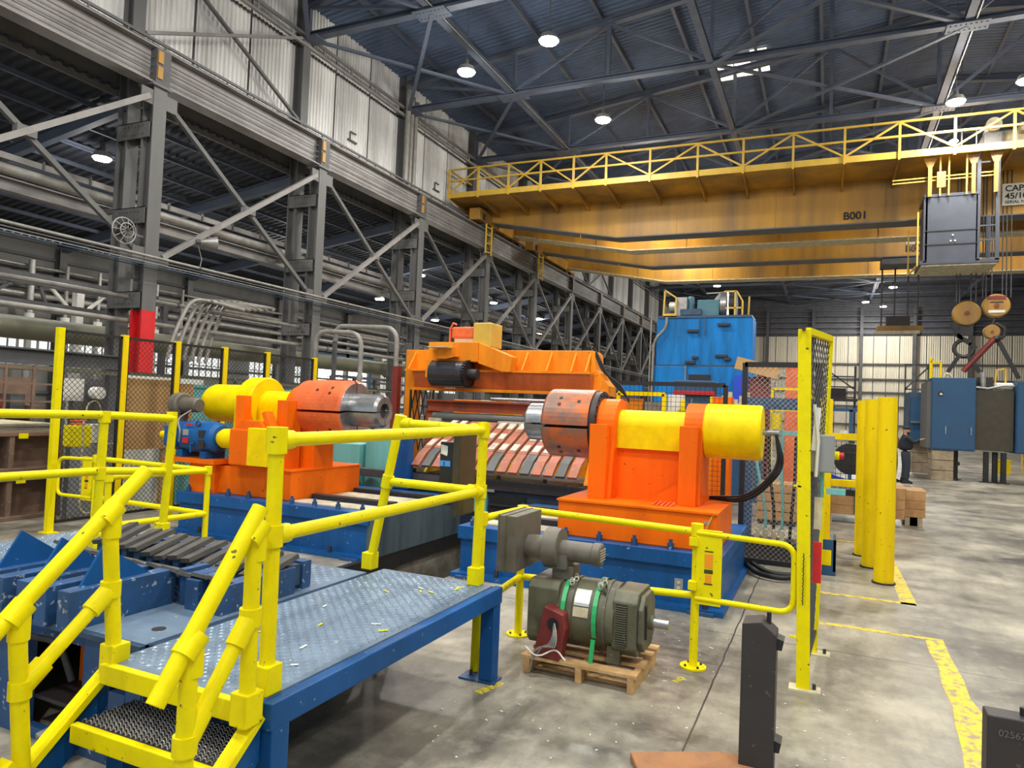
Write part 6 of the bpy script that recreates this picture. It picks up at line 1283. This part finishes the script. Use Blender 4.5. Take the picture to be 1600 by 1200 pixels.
marking('farther thin yellow floor line reaching the fence', [[(-.1, 8.28), (.86, 8.28), (.86, 8.36), (-.1, 8.36)]])
marking('yellow floor stripe from the line corner back past the bollards', [[(.72, 8.28), (.87, 8.28), (.84, 11.9), (.74, 11.9)]])
marking('short far yellow floor line behind the bollards', [[(0, 11.95), (.7, 11.95), (.7, 12.05), (0, 12.05)]])
for s, x, y, lab in (('RINGS', -1.985, 4.12, 'yellow stencilled letters on the floor by the platform leg'), ('NO', -.90, 4.97, 'small yellow stencilled letters on the floor by the guard post')):
    o = text('floor_lettering', s, .085 if s != 'NO' else .07, (x, y, .001), (0, 0, 1.33 if s != 'NO' else 1.25), YEL, None, .0006, bold=.02); tag(o, lab, 'floor marking', 'floor letters')
random.seed(11)
b = MB()
for k in range(150):
    x = -2.2+random.random()*2.6; y = 3.3+random.random()*3.2
    if random.random() < .3: x = -3.3+random.random()*.9; y = 5.2+random.random()*1.3
    b.obox((x, y, .003), (.012+random.random()*.03*(k % 9 == 0), .008, .004), rz=random.random()*3)
tag(b.build('floor_debris', WHITE), 'scattered pale paint flecks on the concrete', 'debris', kind='stuff')
# ---------------------------------------------------------------- steel forks in the foreground
t = thing('fork_upright', 'black steel fork upright with rusty foot at lower right centre', 'steel bar', (-.3, 4, 0)); MB().prism([(-.385, .77), (-.29, .79), (-.215, .73), (-.215, 0), (-.385, 0)], 'y', 3.9, 4.06).build('upright', BLKST, t, bevel=.006)
RUSTW = mat('rust_orange', (158, 108, 66), 0.7, dirt=(120, 84, 60), amt=0.8, scale=8)
part(MB().prism([(-.84, 3.60), (-.4, 3.82), (-.24, 3.86), (-.24, 4.04), (-.5, 4.0), (-.92, 3.76)], 'z', 0, .045).build('blade', RUSTW, t, bevel=.01), 'rusty orange blade')
for z in (.68, .16): MB().prism([(-.215, z-.03), (-.19, z-.03), (-.18, z+.02), (-.215, z+.03)], 'y', 3.93, 4.03).build('hook_lug', BLACK, t)
MB().cyl((-.26, 4.0, .76), (-.26, 4.0, .82), .012, n=8).build('pin', BLACK, t)
t = thing('fork_upright', 'black steel fork upright cut by the lower right corner', 'steel bar', (.7, 3.3, 0)); MB().prism([(.575, .76), (.82, .76), (.82, 0), (.575, 0)], 'y', 3.22, 3.32).build('upright', BLKST, t, bevel=.006); o = text('scratched_number', '025671', .035, (.61, 3.217, .69), (math.pi/2, 0, 0), STEEL, t, .0005); MB().cyl((.70, 3.28, .76), (.70, 3.28, .79), .012, n=8).build('pin', BLACK, t)
MB().prism([(.575, 3.0), (.82, 3.0), (.82, 3.25), (.575, 3.25)], 'z', 0, .05).build('blade', BLKST, t)
# ---------------------------------------------------------------- two people far back
def skin_mesh(name, verts, edges, radii, m, parent, root=0, sub=2):
    me = bpy.data.meshes.new(name); off = parent.location
    me.from_pydata([tuple(Vector(v)-off) for v in verts], edges, []); o = bpy.data.objects.new(name, me); COL.objects.link(o); o.parent = parent
    md = o.modifiers.new('skin', 'SKIN'); md.use_smooth_shade = True
    for i, r in enumerate(radii):
        sv = me.skin_vertices[0].data[i]; sv.radius = r if isinstance(r, tuple) else (r, r); sv.use_root = (i == root)
    sd = o.modifiers.new('sub', 'SUBSURF'); sd.levels = sub; sd.render_levels = sub
    me.materials.append(m); return o
def person(label, x, y, face, jacket, trouser, arm, h=1.76, cap=None):
    """figure facing angle 'face' (radians, 0 = +x); arm: list of elbow and hand offsets for the raised arm"""
    t = thing('person', label, 'person', (x, y, 0)); k = h/1.76
    c, s = math.cos(face), math.sin(face)
    def P(f, l, z): return (x + (f*c - l*s)*k, y + (f*s + l*c)*k, z*k)      # forward, left, up
    # trousers
    v = [P(0, 0, .98), P(0, .1, .92), P(.02, .11, .52), P(-.02, .12, .10), P(0, -.1, .92), P(.04, -.11, .52), P(.0, -.12, .10), P(0, 0, 1.06)]
    skin_mesh('trousers', v, [(0,1),(1,2),(2,3),(0,4),(4,5),(5,6),(0,7)], [(.16,.18), .12, .09, .08, .12, .09, .08, (.16,.18)], trouser, t)
    # jacket: torso and both sleeves as one surface
    v = [P(0, 0, 1.0), P(.01, 0, 1.2), P(0, 0, 1.40), P(-.01, .17, 1.43), P(0, -.17, 1.43), P(-.01, 0, 1.48)]
    lo = [P(-.04, .24, 1.16), P(.08, .22, .94)]
    ra = [P(*arm[0]), P(*arm[1])]
    v += lo + ra
    skin_mesh('jacket', v, [(0,1),(1,2),(2,3),(2,4),(2,5),(3,6),(6,7),(4,8),(8,9)], [(.19,.23), (.19,.23), (.17,.21), .085, .075, .06, .062, .05, .062, .05], jacket, t)
    # hands: palm with five fingers
    for (w, hnd) in ((lo[1], P(.15, .21, .86)), (ra[1], P(*arm[2]))):
        w = Vector(w); q = Vector(hnd); d = (q-w).normalized(); sd = d.cross(V(0,0,1)).normalized(); up = sd.cross(d)
        pv = [w-d*.02, w+d*.05]; ed = [(0,1)]; rr = [.026, .03]
        for f in range(4):
            a = w+d*.07+sd*(f-1.5)*.019; L = (.055, .07, .065, .05)[f]
            i0 = len(pv); pv += [a, a+d*L*.6-up*.01, a+d*L-up*.025]; ed += [(1, i0), (i0, i0+1), (i0+1, i0+2)]; rr += [.011, .0095, .008]
        i0 = len(pv); pv += [w+d*.03-sd*.035, w+d*.065-sd*.05]; ed += [(0, i0), (i0, i0+1)]; rr += [.012, .009]
        skin_mesh('hand', [tuple(p) for p in pv], ed, rr, SKIN, t, 0, 1)
    # head
    b = MB(); n, mrows = 16, 12; hc = Vector(P(.02, 0, 1.63)); vs = []
    for i in range(mrows+1):
        th = math.pi*i/mrows
        for j in range(n):
            ph = 2*math.pi*j/n; fx, fl, fz = .098*math.sin(th)*math.cos(ph), .076*math.sin(th)*math.sin(ph), .118*math.cos(th)
            if fz < -.02: fl *= .88; fx *= .95
            if math.cos(ph) > .95 and abs(fz+.015) < .03: fx += .022          # nose
            if math.cos(ph) > .5 and abs(fz-.02) < .02: fx -= .008             # eye hollows
            vs.append(hc + V(fx*c-fl*s, fx*s+fl*c, fz)*k)
    b.add(vs, [(i*n+j, i*n+(j+1) % n, (i+1)*n+(j+1) % n, (i+1)*n+j) for i in range(mrows) for j in range(n)], True)
    b.cyl(P(-.01, 0, 1.44), P(0, 0, 1.55), .055*k, .05*k, 12)
    for l in (-1, 1): b.obox(P(.0, .078*l, 1.63), (.03, .015, .055), rz=face)
    hd = b.build('head', SKIN, t)
    for l in (-1, 1): MB().obox(P(.105, .032*l, 1.645), (.01, .022, .012), rz=face).build('eye', HAIR, hd)
    MB().obox(P(.105, 0, 1.575), (.01, .045, .01), rz=face).build('mouth', DKRED, hd)
    bd = MB(); bd.lathe(P(.045, 0, 1.50), P(.045, 0, 1.6), [(0, .0), (.01, .05), (.05, .066), (.085, .06)], 14); bd.build('beard', HAIR, hd)
    cp = MB(); cp.lathe(P(.01, 0, 1.66), P(.01, 0, 1.8), [(0, .1), (.05, .098), (.09, .07), (.105, 0)], 18); cp.obox(P(.12, 0, 1.675), (.10, .13, .012), rz=face); cp.build('cap', cap or NAVY, t)
    for l in (-.12, .12):
        bt = MB().prism([(-.11, 0), (.17, 0), (.18, .05), (.08, .10), (.02, .16), (-.09, .16)], 'y', -.05, .05)
        bt.v = [P(a, q+l, z) for a, q, z in bt.v]; bt.build('boot', BLACK, t)
    return t
person('person in dark jacket and cap pointing towards the blue cabinets', 2.18, 24.7, .15, NAVY, DENIM, ((.16, -.24, 1.26), (.34, -.20, 1.36), (.46, -.18, 1.42)), 1.74, NAVY)
person('person in tan jacket and cap standing half hidden behind the bollards', 1.86, 25.1, .2, TANC, DENIM, ((.05, -.25, 1.15), (.2, -.2, 1.0), (.3, -.15, 1.0)), 1.78, TANC)
